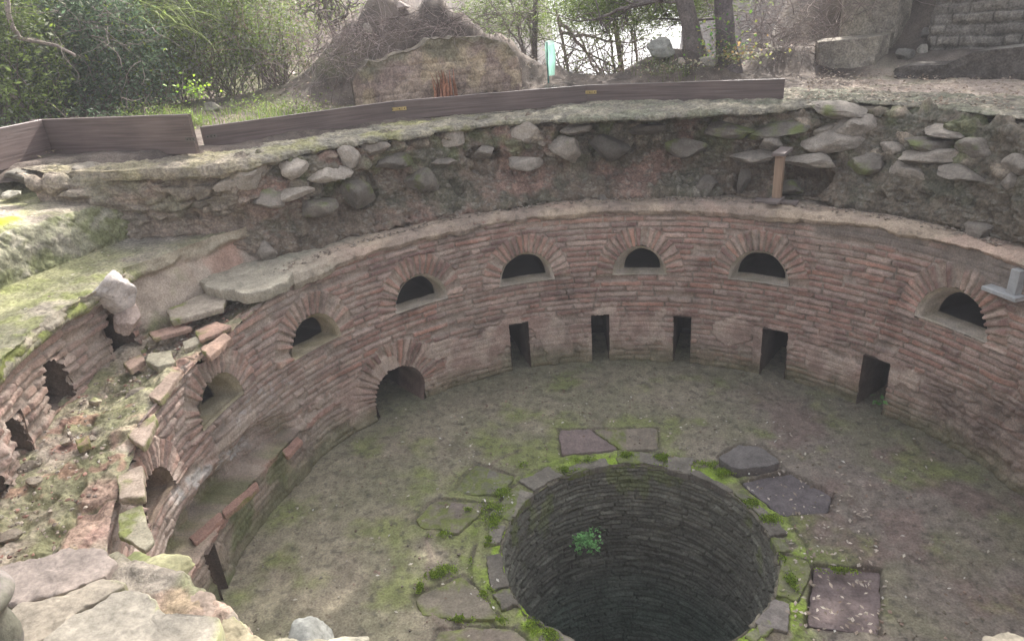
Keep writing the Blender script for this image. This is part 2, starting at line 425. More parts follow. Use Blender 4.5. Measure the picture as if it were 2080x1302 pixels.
# ------------------------------------------------------------------ plaster ledge on top of the brick ring
def ledge():
    th = np.arange(R_(2), R_(164.5), .0028)
    d = np.degrees(th)
    back = np.interp(d, [0, 30, 60, 90, 150, 154, 160, 165], [3.75, 3.7, 3.8, 3.75, 3.85, 3.95, 4.08, 4.1])
    Pn = np.stack([th*R0, 0*th, 0*th], -1)
    zl = 1.825+.055*fbm(Pn, .9, 4, 3.)+.03*fbm(Pn, 4, 4, 3.)-.04*ss(148, 154, d)
    zl = zl+.03*ss(64, 60, d)
    rf = 3.245+.045*fbm(Pn, 1.2, 4, 8.)+.02*fbm(Pn, 6, 3, 8.)+.03*ss(34, 24, d)-.0*d
    zt = 1.935+.008*fbm(Pn, 2, 3, 1.)
    thk = ss(0, 1, np.clip(zt-zl, 0, 1))
    KP = np.zeros((len(th), 6, 2))
    KP[:, 0] = np.stack([np.full_like(th, 3.40), zl-.0], -1); KP[:, 1] = np.stack([rf+.025, zl], -1); KP[:, 2] = np.stack([rf, zl*.6+zt*.4], -1)
    KP[:, 3] = np.stack([rf+.03, zt-.012], -1); KP[:, 4] = np.stack([rf+.10, zt], -1); KP[:, 5] = np.stack([back, zt+.0], -1)
    A, seg = prof(KP, .010)
    T = np.repeat(th[:, None], A.shape[1], 1)
    P = pol(T, A[..., 0], A[..., 1]); n = normals(P)
    P = P+n*(.016*fbm(P, 5, 4, 3.)+.009*fbm(P, 18, 4, 3.))[..., None]
    D = np.degrees(T); sg = np.broadcast_to(seg, T.shape)
    c = mix(BEI, np.array([.30, .235, .19]), ss(-.25, .35, fbm(P, 2.2, 4, 2.)))
    c = mix(c, np.array([.42, .30, .24]), ss(.1, .3, fbm(P, 1.1, 3, 5.))*.7)
    c = mix(c, np.array([.36, .34, .27]), ss(140, 156, D)*.6)
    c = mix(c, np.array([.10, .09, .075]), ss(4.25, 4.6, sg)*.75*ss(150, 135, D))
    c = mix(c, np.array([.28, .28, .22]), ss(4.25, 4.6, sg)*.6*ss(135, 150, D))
    c = c*(1-.35*ss(.25, .6, fbm(P, 9, 4, 9.)))[..., None]
    keep = D < 160.6+1.2*fbm(np.stack([A[..., 0]*4, 0*D, 0*D], -1), 1, 4, 2.)-2.5*ss(3.7, 3.3, A[..., 0])
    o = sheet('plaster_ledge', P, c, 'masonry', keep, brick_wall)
    o['label'] = 'ragged pale plaster ledge capping the brickwork'
ledge()
# ------------------------------------------------------------------ upper rubble-concrete wall
RB = {0: (3.60, 1.93, 3.6), 30: (3.50, 1.93, 3.66), 40: (3.50, 1.93, 3.80), 50: (3.55, 1.93, 4.0), 60: (3.60, 1.93, 4.05), 68: (3.60, 1.93, 3.9), 75: (3.60, 1.93, 3.75), 90: (3.56, 1.93, 3.62),
      103: (3.52, 1.93, 3.68), 114: (3.48, 1.93, 3.88), 127: (3.52, 1.93, 3.74), 140: (3.60, 1.93, 3.72), 150: (3.72, 1.93, 3.78), 154: (3.80, 1.95, 3.86), 157: (4.0, 2.12, 3.95), 160: (4.32, 2.24, 4.22), 163: (4.62, 2.25, 4.6), 165: (4.8, 2.25, 4.95), 168: (5.1, 2.25, 5.4)}
def ztop_(d): return np.interp(d, [0, 60, 105, 125, 160, 170], [2.80, 2.80, 2.80, 2.82, 2.86, 2.88])
def rubble():
    th = np.arange(R_(0), R_(168), .0030)
    d = np.degrees(th); ks = sorted(RB); A = np.array([RB[k] for k in ks])
    rb = np.interp(d, ks, A[:, 0]); zb = np.interp(d, ks, A[:, 1]); rl = np.interp(d, ks, A[:, 2]); zt = ztop_(d)
    KP = np.zeros((len(th), 7, 2)); hh = zt-zb
    hol = ss(70, 80, d)*ss(101, 96, d)*.16
    und = .13*ss(45, 60, d)*ss(152, 140, d)+.03*pn(d*.12, 0, 3.)
    for i, (f, r) in enumerate([(-.04, rb+.03), (.05, rb), (.30, rb+.06+hol+und), (.56, rb*.5+rl*.5+.02+hol+und*.9), (.74, rl-.02+hol), (.95, rl+.03+hol*.8), (1.0, rl+.18)]):
        KP[:, i, 0] = r; KP[:, i, 1] = zb+hh*f
    Aa, seg = prof(KP, .0095)
    T = np.repeat(th[:, None], Aa.shape[1], 1); P = pol(T, Aa[..., 0], Aa[..., 1]); D = np.degrees(T)
    n = normals(P)
    if (n[..., 0]*P[..., 0]+n[..., 1]*P[..., 1]).mean() > 0: n = -n      # towards the axis
    f = (Aa[..., 1]-1.93)/.9
    Q = P*np.array([1, 1, 1.7])
    Qw = Q+.05*np.stack([fbm(P, 3, 3, 1.), fbm(P, 3, 3, 2.), fbm(P, 3, 3, 3.)], -1)
    a1, a2, ai = worley(Qw, 5.2, 5); b1, b2, bi = worley(Qw, 14, 9)
    up = ss(.35, .6, f+.12*fbm(P, 1.5, 3, 9.))
    stone = ss(.02, .32, a2-a1)*(ai > .5)*up
    peb = ss(.05, .4, b2-b1)*(bi > .45)
    h = .085*fbm(P, 1.9, 4, 4.)+.050*fbm(P, 6, 5, 6.)-.05*ss(.25, .6, fbm(P, 4, 3, 86.))+stone*(.02+.055*ai)+peb*.016*(1-stone)*(.3+bi)+.008*fbm(P, 32, 3, 6.)
    # dark hollows
    for (tc, zc, a, b, dp) in [(100, 2.6, 4.5, .20, .12), (62.5, 2.13, 4.2, .17, .32), (70, 2.1, 3, .14, .10), (116, 2.45, 3, .16, .10), (84, 2.5, 9, .2, .06), (137, 2.35, 2, .2, .08)]:
        q = ((D-tc)/a)**2+((Aa[..., 1]-zc)/b)**2+.5*fbm(P, 5, 3, tc)
        h = h-dp*ss(1.1, .5, q)
    P2 = P+n*h[..., None]
    e = mix(np.array([.125, .098, .075]), np.array([.19, .125, .10]), ss(-.15, .3, fbm(P, 1.3, 4, 15.))*ss(60, 80, D))
    e = mix(e, np.array([.085, .083, .060]), ss(.0, .3, fbm(P, 1.9, 4, 25.))*.75)
    e = mix(e, np.array([.145, .13, .11])*(.6+.8*bi)[..., None], peb*.6)
    e = mix(e, np.array([.055, .058, .046]), ss(62, 52, D)*.35)*1.25
    sc = mix(np.array([.165, .14, .11]), np.array([.28, .23, .18]), ss(.4, 1, ai)*ss(-.3, .3, fbm(P, 3, 3, 2.)))
    c = mix(e, sc, stone)
    c = c*(1-.25*ss(.25, .6, fbm(P, 4, 3, 86.)))[..., None]  # cavities painted darker, their shade put into the colour
    ms = ss(.05, .4, fbm(P, 2.6, 4, 55.))*up
    c = mix(c, np.array([.105, .12, .055]), ms*.65)
    c = mix(c, np.array([.25, .21, .17]), ss(152, 157, D)*.55)
    c = c*(1+.35*fbm(P, 18, 4, 35.))[..., None]
    o = sheet('rubble_wall', P2, c, 'rubble')
    setp(o, 'dark rough rubble and earth wall above the brick ring with stones sticking out under the concrete slab', 'wall')
    return o
rubble_wall = rubble()
# ------------------------------------------------------------------ left: rubble core top, outer brick face, mossy steps
def core_top():
    th = np.arange(R_(155), R_(238), .0021)
    d = np.degrees(th)
    tab = {155: [(3.27, 1.82), (3.5, 1.80), (3.8, 1.8), (4.15, 1.85)], 162: [(3.28, 1.81), (3.5, 1.72), (3.75, 1.72), (4.15, 1.80)], 166: [(3.28, 1.76), (3.5, 1.71), (3.8, 1.70), (4.15, 1.76)],
           175: [(3.28, 1.70), (3.5, 1.68), (3.8, 1.64), (4.2, 1.66)], 185: [(3.28, 1.66), (3.5, 1.66), (3.8, 1.60), (4.15, 1.62)], 195: [(3.28, 1.61), (3.5, 1.62), (3.75, 1.56), (4.1, 1.58)],
           208: [(3.27, 1.54), (3.5, 1.56), (3.75, 1.52), (4.05, 1.55)], 226: [(3.27, 1.52), (3.5, 1.55), (3.75, 1.52), (4.05, 1.55)], 238: [(3.2, 2.1), (3.5, 2.1), (3.8, 2.1), (4.05, 2.1)]}
    Aa, seg = prof(keys(th, tab), .0085)
    T = np.repeat(th[:, None], Aa.shape[1], 1); P = pol(T, Aa[..., 0], Aa[..., 1])
    Q = P+.06*np.stack([fbm(P, 3, 3, 1.), fbm(P, 3, 3, 2.), fbm(P, 3, 3, 3.)], -1)
    a1, a2, ai = worley(Q*np.array([1, 1, .6]), 5.5, 15); b1, b2, bi = worley(Q, 15, 19)
    mid = ss(3.30, 3.42, Aa[..., 0])*ss(4.1, 3.8, Aa[..., 0])
    lump = ss(.02, .35, a2-a1)*(ai > .6)
    h = mid*(.045*fbm(P, 2.0, 4, 4.)+lump*.022*ai-.06*ss(.2, .5, fbm(P, 3.4, 3, 8.)))+.016*fbm(P, 9, 4, 3.)+.008*ss(.05, .4, b2-b1)*bi+.005*fbm(P, 35, 3, 3.)
    P2 = P.copy(); P2[..., 2] += h
    c = mix(np.array([.37, .31, .245]), np.array([.27, .22, .175]), ss(-.2, .4, fbm(P, 4, 4, 3.)))
    c = mix(c, np.array([.42, .36, .30]), lump*.5*ss(.4, 1, ai))
    ms = ss(-.2, .25, fbm(P, 1.9, 5, 33.)+.30*ss(3.9, 3.5, Aa[..., 0])+.1*ss(172, 190, np.degrees(T))-.12)
    c = mix(c, mix(np.array([.19, .20, .085]), np.array([.25, .245, .13]), ss(-.2, .3, fbm(P, 8, 3, 2.))), ms*.7)
    c = mix(c, np.array([.30, .16, .125]), .65*ss(.32, .5, fbm(P, 5, 3, 71.)))
    # tile edge course along the rim
    tile = ss(3.52, 3.46, Aa[..., 0]+.03*pn(T*20, 0, 3.))*ss(-.15, .1, pn(T*R0*1.8, 0, 5.)+.05)
    jt = np.abs(((T*R0*2.6+.3*pn(T*9, 0, 1.)) % 1)-.5)
    tile = tile*ss(.49, .47, jt)
    P2[..., 2] += tile*.018
    c = mix(c, mix(np.array([.36, .235, .19]), np.array([.31, .28, .18]), ss(0, .4, fbm(P, 2.5, 3, 4.))), tile*.8)
    c = c*(1+.25*fbm(P, 20, 4, 35.))[..., None]
    o = sheet('rubble_wall_core', P2, c, 'rubble')
    setp(o, 'broken mossy rubble top of the brick ring at the left', 'wall')
    return o
core = core_top()
OUTN = [(176.6, 1.68, .11, .34), (187.5, 1.68, .12, .30), (196.2, 1.60, .10, .28), (203, 1.5, .11, .28)]
def outer_face():
    th = np.arange(R_(154), R_(238), .0021); d = np.degrees(th)
    zr = np.linspace(1.45, 2.27, 112)
    T, Z = np.meshgrid(th, zr, indexing='ij'); D = np.degrees(T); s = T*4.05; P = pol(T, 4.05, Z)
    dd, idh = bricks(s, Z, .066, .30, .016, 50, 1.5)
    ero = np.clip(.35+.6*fbm(P, 1.7, 4, 5.)+ss(186, 200, D)*.5, 0, 1)
    h, c = shade_bricks(dd, idh, P, ero)
    h = h*1.2+.03*fbm(P, 3.5, 4, 8.)+ss(186, 205, D)*.05*fbm(P, 6, 4, 3.)
    r = np.interp(D, [154, 157, 163, 170, 174, 180, 190, 200, 215, 238], [3.92, 3.93, 3.96, 4.02, 4.10, 4.10, 4.05, 3.95, 3.9, 3.9])
    pl = ss(174.5, 173, D+1.2*fbm(P, 3, 3, 3.))
    pc = mix(np.array([.40, .33, .27]), np.array([.36, .24, .19]), ss(-.05, .3, fbm(P, 2, 4, 3.))*ss(168, 160, D))
    pc = mix(pc, np.array([.27, .27, .15]), ss(-.05, .4, fbm(P, 2.4, 4, 23.))*ss(164, 170, D))
    c = mix(c, pc, pl); h = h*(1-pl)+pl*(.03*fbm(P, 3, 4, 1.)+.02)
    r = r+pl*ss(1.75, 2.25, Z)*.14
    c = mix(c, np.array([.33, .265, .215]), (1-pl)*.45*ss(-.3, .4, fbm(P, 2, 4, 3.)))
    # overhanging sinter and moss at the top edge
    tp = ss(2.11, 2.20, Z+.05*fbm(P, 4, 3, 3.))
    h = h+tp*(.07+.04*fbm(P, 5, 4, 4.))
    c = mix(c, mix(np.array([.33, .29, .22]), MOSS*1.25, ss(-.2, .25, fbm(P, 4, 4, 2.))*ss(168, 176, D)), tp*.9)
    inop = np.zeros(T.shape, bool); jit = .02*pn(s*9, Z*9, 2.)+.008*pn(s*30, Z*30, 5.)
    for tc, zc, hw, ht in OUTN:
        u = (D-tc)*math.pi/180*4.05
        inop |= (np.abs(u)+ss(.6, 1, (Z-zc)/ht)*hw*.6 < hw+jit) & (Z < zc+ht*.95+jit) & (Z > zc-.04)
    o = sheet('outer_brick_wall', pol(T, r-h, Z), c, 'masonry', ~inop)
    setp(o, 'crumbling outer brick wall with square holes under the mossy steps', 'wall')
    for tc, zc, hw, ht in OUTN:
        rr = []; cc = []
        rw = float(np.interp(tc, [154, 174, 180, 190, 200, 238], [3.92, 4.1, 4.1, 4.05, 3.95, 3.9]))
        for k, dp in enumerate([0.0, .02, .12, .3, .7]):
            a = hw*1.25/4.05; n = 7; z0, z1 = zc-.07, zc+ht
            tt = np.concatenate([np.linspace(-a, a, n), np.full(n, a), np.linspace(a, -a, n), np.full(n, -a)])
            zz = np.concatenate([np.full(n, z1), np.linspace(z1, z0, n), np.full(n, z0), np.linspace(z0, z1, n)])
            Pq = pol(R_(tc)+tt, rw+dp, zz); Pq = Pq+.02*np.stack([fbm(Pq, 9, 3, 1.), fbm(Pq, 9, 3, 5.), fbm(Pq, 9, 3, 8.)], -1)
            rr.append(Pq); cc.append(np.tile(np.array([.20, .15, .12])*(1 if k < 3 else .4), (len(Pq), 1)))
        A = np.stack(rr); idx = np.arange(A.shape[0]*A.shape[1]).reshape(A.shape[:2]); nx = np.roll(idx, -1, 1)
        F = np.stack([idx[:-1], idx[1:], nx[1:], nx[:-1]], -1).reshape(-1, 4).tolist(); F.append(idx[-1].tolist())
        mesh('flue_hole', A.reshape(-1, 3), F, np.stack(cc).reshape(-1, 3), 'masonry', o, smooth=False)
outer_face()
def steps():
    th = np.arange(R_(153), R_(240), .0024)
    tab = {}
    for dg, e, rb2, rt, zr_, bk, zk in [(153, 3.95, 4.8, 4.9, 2.62, 5.7, 2.7), (157, 4.03, 4.8, 4.9, 2.62, 5.7, 2.7), (163, 4.06, 4.78, 4.88, 2.64, 5.7, 2.72), (170, 4.1, 4.76, 4.88, 2.66, 5.8, 2.74), (174, 4.05, 4.76, 4.88, 2.66, 5.8, 2.76),
                                   (180, 4.0, 4.8, 4.92, 2.68, 5.85, 2.78), (195, 3.92, 4.8, 4.92, 2.68, 5.85, 2.78), (215, 3.85, 4.8, 4.9, 2.6, 5.8, 2.7), (240, 3.9, 4.6, 4.7, 2.4, 5.6, 2.45)]:
        tab[dg] = [(e+.10, 2.13), (e, 2.17), (e+.0, 2.20), (e+.05, 2.235), (rb2-.1, 2.26), (rb2, 2.29), (rb2+.04, 2.5), (rt-.01, zr_-.03), (rt+.06, zr_), (bk, zk), (bk+.35, 2.90)]
    Aa, seg = prof(keys(th, tab), .011)
    T = np.repeat(th[:, None], Aa.shape[1], 1); P = pol(T, Aa[..., 0], Aa[..., 1]); D = np.degrees(T); n = normals(P)
    if n[:, n.shape[1]//3, 2].mean() < 0: n = -n
    sg = np.broadcast_to(seg, T.shape)
    edge = np.exp(-((sg-2.5)/1.2)**2)+np.exp(-((sg-7.6)/.6)**2)
    ris = ss(4.8, 5.2, sg)*ss(7.6, 7.1, sg)
    a1, a2, ai = worley(P+.04*fbm(P, 4, 3, 1.)[..., None], 9, 25)
    lump = ss(.05, .4, a2-a1)*ai
    h = .022*fbm(P, 1.8, 4, 4.)+edge*.03*fbm(P, 5, 4, 3.)+ris*(.028*fbm(P, 4, 5, 8.)+.022*lump)+.006*fbm(P, 25, 3, 3.)+ss(9, 9.4, sg)*.05*lump
    P2 = P+n*h[..., None]
    tread = mix(np.array([.21, .205, .11]), np.array([.27, .23, .185]), ss(-.2, .35, fbm(P, 1.6, 4, 9.)))
    tread = mix(tread, np.array([.22, .24, .08]), ss(.0, .35, fbm(P, 2.1, 4, 29.))*.65*ss(166, 174, D))
    tread = mix(tread, np.array([.21, .185, .17]), ss(169, 165, D)*.8*ss(3, 4, sg)*ss(6, 5.5, sg))
    rc = mix(np.array([.23, .22, .155]), np.array([.16, .165, .085]), ss(-.3, .3, fbm(P, 4, 5, 19.)))
    rc = mix(rc, np.array([.29, .26, .22]), ss(.1, .4, fbm(P, 6, 4, 49.))*.6)
    c = mix(tread, rc, ris)
    ec = mix(np.array([.30, .27, .2]), MOSS*1.25, ss(-.15, .3, fbm(P, 6, 4, 59.)))
    c = mix(c, mix(np.array([.30, .26, .20]), ec, ss(168, 176, D)), np.clip(np.exp(-((sg-2.2)/1.1)**2), 0, 1)*.9)
    # moss cushion, the sunlight on it painted into its yellow
    bm = ss(1.0, .6, ((D-176.5)/4.5)**2+((Aa[..., 0]-5.1)/.14)**2+.6*fbm(P, 5, 3, 2.))
    c = mix(c, np.array([.42, .48, .04]), bm); P2[..., 2] += bm*.025
    c = mix(c, np.array([.17, .15, .125]), ss(8.9, 9.3, sg)*.7)
    c = c*(1+.22*fbm(P, 16, 4, 35.))[..., None]
    o = sheet('mossy_steps', P2, c, 'rubble')
    setp(o, 'two broad moss covered concrete steps curving along the left side of the pit', 'steps')
steps()
# ------------------------------------------------------------------ concrete slab under the planks
def slab():
    th = np.arange(R_(20), R_(166), .0028); d = np.degrees(th)
    lip = np.interp(d, [20, 34, 47, 60, 66, 70, 76, 84, 89, 96, 102, 104.5, 108, 114, 120, 127, 134, 142, 149, 154, 159, 162, 164, 166],
                    [3.75, 3.85, 4.1, 4.25, 3.85, 3.62, 3.50, 3.35, 3.30, 3.36, 3.42, 3.62, 3.70, 3.80, 3.72, 3.62, 3.66, 3.72, 3.72, 3.70, 3.85, 4.15, 4.6, 5.2])
    Pn = np.stack([th*3.6, 0*th, 0*th], -1)
    lip = lip+.05*fbm(Pn, 1.6, 4, 2.)+.02*fbm(Pn, 8, 3, 2.)
    zt = ztop_(d)+.055+.02*ss(68, 78, d)*ss(104, 101, d)
    tk = np.interp(d, [20, 60, 66, 75, 100, 105, 130, 150, 166], [.03, .03, .07, .09, .08, .07, .08, .11, .12])*(1+.35*fbm(Pn, 2.5, 3, 9.))
    bk = np.interp(d, [20, 60, 66, 160, 166], [4.6, 4.9, 5.0, 5.3, 5.9])
    KP = np.zeros((len(th), 7, 2))
    for i, (r, z) in enumerate([(lip+.5, zt-tk*.8), (lip+.05, zt-tk), (lip+.0, zt-tk*.75), (lip+.01, zt-tk*.35), (lip+.06, zt-.008), (lip+.3, zt), (bk, zt+.02)]):
        KP[:, i, 0] = r; KP[:, i, 1] = z
    Aa, seg = prof(KP, .011); T = np.repeat(th[:, None], Aa.shape[1], 1); P = pol(T, Aa[..., 0], Aa[..., 1]); n = normals(P); D = np.degrees(T)
    a1, a2, ai = worley(P, 16, 3); sg = np.broadcast_to(seg, T.shape)
    peb = ss(.05, .4, a2-a1)*(ai > .4)
    P2 = P+n*(.022*fbm(P, 5, 4, 5.)+.010*fbm(P, 18, 3, 5.)+.008*peb)[..., None]
    c = mix(np.array([.23, .205, .155]), np.array([.17, .155, .125]), ss(-.3, .3, fbm(P, 5, 4, 5.)))
    c = mix(c, np.array([.225, .215, .10]), ss(-.05, .35, fbm(P, 2.0, 4, 6.))*ss(105, 118, D)*.8)
    c = mix(c, np.array([.165, .17, .12]), ss(-.1, .3, fbm(P, 2.5, 4, 7.))*ss(105, 100, D)*.6)
    c = mix(c, np.array([.30, .245, .185]), ss(150, 156, D)*.5)
    c = mix(c, np.array([.33, .29, .25]), peb*.4*(ai > .75))
    c = c*(1+.3*fbm(P, 25, 4, 35.))[..., None]
    o = sheet('concrete_slab', P2, c, 'rubble')
    setp(o, 'ragged overhanging rim of mossy old concrete below the brown plank edging', 'slab')
slab()
# ------------------------------------------------------------------ ground around and behind
def bump2(X, Y, x, y, a, b, rot=0):
    c, s_ = math.cos(rot), math.sin(rot); u = (X-x)*c+(Y-y)*s_; v = -(X-x)*s_+(Y-y)*c
    return np.exp(-((u/a)**2+(v/b)**2))
def gz(X, Y):
    z = 0*X
    z = z+(1.10+.26*pn(X*2.1, Y*2.1, 1.)+.10*pn(X*7, Y*7, 4.))*bump2(X, Y, -2.95, 6.3, 1.5, .8)+.35*bump2(X, Y, -3.9, 6.3, .9, .8)      # mound behind the masonry block
    z = z+.46*bump2(X, Y, .55, 5.95, .75, .5)                                              # tree bank
    z = z+2.4*ss(7.0, 9.4, Y*.75+X*.62)*ss(1.6, 2.8, X)+.25*ss(6.0, 6.9, Y*.75+X*.62)*ss(1.9, 2.6, X)
    z = z+2.0*ss(9.0, 12.0, np.hypot(X, Y))*ss(-5.4, -7.0, X)                                 # bank at the right
    z = z+.35*bump2(X, Y, 2.0, 6.6, .5, .5)
    z = z+.10*ss(5.8, 8.5, np.hypot(X, Y))*(X < -2)
    return z
def ground():
    th = np.arange(0, 2*math.pi, .0045); d = np.degrees(th)
    ri = np.interp(d, [0, 30, 50, 60, 68, 90, 114, 150, 160, 166, 170, 225, 240, 250, 300, 345, 360], [3.78, 3.85, 4.2, 4.3, 4.1, 3.9, 4.1, 4.0, 4.5, 5.6, 6.0, 6.0, 3.7, 3.55, 3.6, 3.7, 3.78])
    zi = np.interp(d, [0, 150, 168, 215, 238, 345, 360], [2.79, 2.80, 2.86, 2.84, 2.22, 2.3, 2.79])
    zo = np.interp(d, [0, 60, 90, 130, 160, 200, 225, 245, 330, 360], [2.82, 2.84, 2.86, 2.93, 2.97, 2.97, 2.7, 2.45, 2.45, 2.82])
    t = np.concatenate([np.linspace(0, .12, 90)[:-1], np.linspace(.12, 1, 170)**1.0])
    rr = ri[:, None]+(t**1.6)[None, :]*(60-ri[:, None])*1.0
    T = np.repeat(th[:, None], len(t), 1)
    k = ss(0, .5, rr-ri[:, None]); D_ = np.degrees(T)
    X = rr*np.cos(T); Y = rr*np.sin(T)
    Z = zi[:, None]*(1-k)+zo[:, None]*k+gz(X, Y)*ss(4.4, 5.2, rr)
    sec = ss(84, 90, D_)*ss(106, 102, D_)
    cl = ss(8.3-1.9*sec, 11.5-3.0*sec, rr)*ss(-3, 1, Y)*ss(4.5, 2.5, X)*ss(-7.4, -5.6, X)
    Z = Z-16*cl*ss(8.3, 30, rr)-2.2*cl
    P = np.stack([X, Y, Z], -1)
    fi = ss(14, 8, rr)
    Z2 = Z+fi*(.05*fbm(P, 1.3, 4, 2.)*ss(.1, .6, rr-ri[:, None])+.015*fbm(P, 6, 4, 2.)+.006*fbm(P, 22, 3, 5.))
    P[..., 2] = Z2
    D = np.degrees(T)
    c = mix(np.array([.15, .12, .10]), np.array([.09, .072, .062]), ss(-.3, .3, fbm(P, 1.9, 5, 2.)))
    path = ss(66, 60, D)*ss(7.2, 6.4, rr)
    c = mix(c, mix(np.array([.37, .30, .25]), np.array([.30, .27, .20]), ss(-.2, .4, fbm(P, 1.7, 4, 8.))), path)
    c = mix(c, np.array([.40, .32, .28]), path*.6*ss(.05, .35, fbm(P, 5, 4, 18.)))
    c = mix(c, np.array([.12, .14, .055]), ss(120, 130, D)*ss(200, 190, D)*.5*ss(-.2, .3, fbm(P, 1.5, 3, 3.))*ss(5.2, 6.2, rr))
    c = mix(c, np.array([.33, .31, .26]), ss(228, 238, D)*.7)
    c = mix(c, np.array([.10, .085, .075]), ss(6.3, 6.9, rr)*ss(66, 58, D)*.8)
    c = c*(1+.3*fbm(P, 14, 4, 35.))[..., None]
    o = sheet('ground', P, c, 'soil', None, None, True)
    setp(o, kind='structure')
ground()
def gnd(x, y):
    """approx height of the ground sheet"""
    d = math.degrees(math.atan2(y, x)) % 360
    zo = np.interp(d, [0, 60, 90, 130, 160, 200, 225, 245, 330, 360], [2.82, 2.84, 2.86, 2.93, 2.97, 2.97, 2.7, 2.45, 2.45, 2.82])
    r = math.hypot(x, y)
    return float(zo+gz(np.array(x), np.array(y))*ss(4.4, 5.2, r))
def hg(px, py):
    d = ray(px, py); d = d/math.hypot(d[0], d[1])
    for t in np.arange(8.6, 18, .05):
        p = CP+d*t
        if p[2] < gnd(p[0], p[1]): return p
    return CP+d*10.5
# near rim under the viewer
def rim():
    th = np.arange(R_(228), R_(364), .004); d = np.degrees(th)
    e = np.interp(d, [228, 233, 240, 248, 256, 290, 300, 364], [3.45, 3.12, 3.02, 3.03, 3.10, 3.10, 3.15, 3.3])
    Pn = np.stack([th*3, 0*th, 0*th], -1); e = e+.04*fbm(Pn, 2.2, 4, 2.)
    zt = np.interp(d, [228, 236, 330, 364], [2.16, 2.30, 2.30, 2.3])
    KP = np.zeros((len(th), 6, 2))
    for i, (r, z) in enumerate([(e+.3, zt-.9), (e+.10, zt-.30), (e, zt-.07), (e+.03, zt-.005), (e+.12, zt), (e+1.2, zt+.1)]):
        KP[:, i, 0] = r; KP[:, i, 1] = z
    Aa, seg = prof(KP, .014); T = np.repeat(th[:, None], Aa.shape[1], 1); P = pol(T, Aa[..., 0], Aa[..., 1]); n = normals(P)
    a1, a2, ai = worley(P, 6, 33)
    P2 = P+n*(.05*fbm(P, 3, 4, 1.)+.02*fbm(P, 12, 4, 1.)+.02*ss(.05, .3, a2-a1)*ai)[..., None]
    c = mix(np.array([.25, .215, .175]), np.array([.20, .195, .115]), ss(-.15, .3, fbm(P, 2.6, 4, 3.)))
    c = mix(c, np.array([.33, .21, .16]), ss(.25, .4, fbm(P, 4, 3, 9.))*.5)
    c = c*(1+.3*fbm(P, 20, 4, 35.))[..., None]
    o = sheet('near_rim_wall', P2, c, 'rubble')
    setp(o, 'pale mossy rubble rim of the pit nearest the viewer', 'wall')
rim()
# unseen shell added behind the masonry to block sky leaking through the openings
def earth():
    th = np.linspace(0, 2*math.pi, 181)[:-1]
    pr = np.array([(3.85, -.06), (5.25, -.06), (5.3, 0), (5.3, 2.0), (5.32, 2.1)])
    T = np.repeat(th[:, None], len(pr), 1); Zz = pr[None, :, 1]+0*T; Zz[:, -1] = np.interp(np.degrees(th), [0, 140, 155, 235, 250, 330, 360], [2.76, 2.78, 2.5, 2.5, 2.1, 2.1, 2.76])
    P = pol(T, pr[None, :, 0]+0*T, Zz)
    o = sheet('leak_shell', P, np.tile(np.array([.08, .065, .055]), P.shape[:2]+(1,)), 'soil', None, None, True); setp(o, kind='structure')
earth()
# sea beyond the cliff
mw = bpy.data.materials.new('water'); mw.use_nodes = True
b = mw.node_tree.nodes['Principled BSDF']; b.inputs['Base Color'].default_value = (.35, .38, .4, 1); b.inputs['Roughness'].default_value = .25; b.inputs['IOR'].default_value = 1.33
ang = np.linspace(0, 2*math.pi, 97)[:-1]
sea = mesh('water', np.concatenate([[[0, 0, -16]], np.stack([1500*np.cos(ang), 1500*np.sin(ang), np.full(96, -16.)], -1)]), [(0, i+1, (i+1) % 96+1) for i in range(96)], None, mw)
setp(sea, kind='structure')
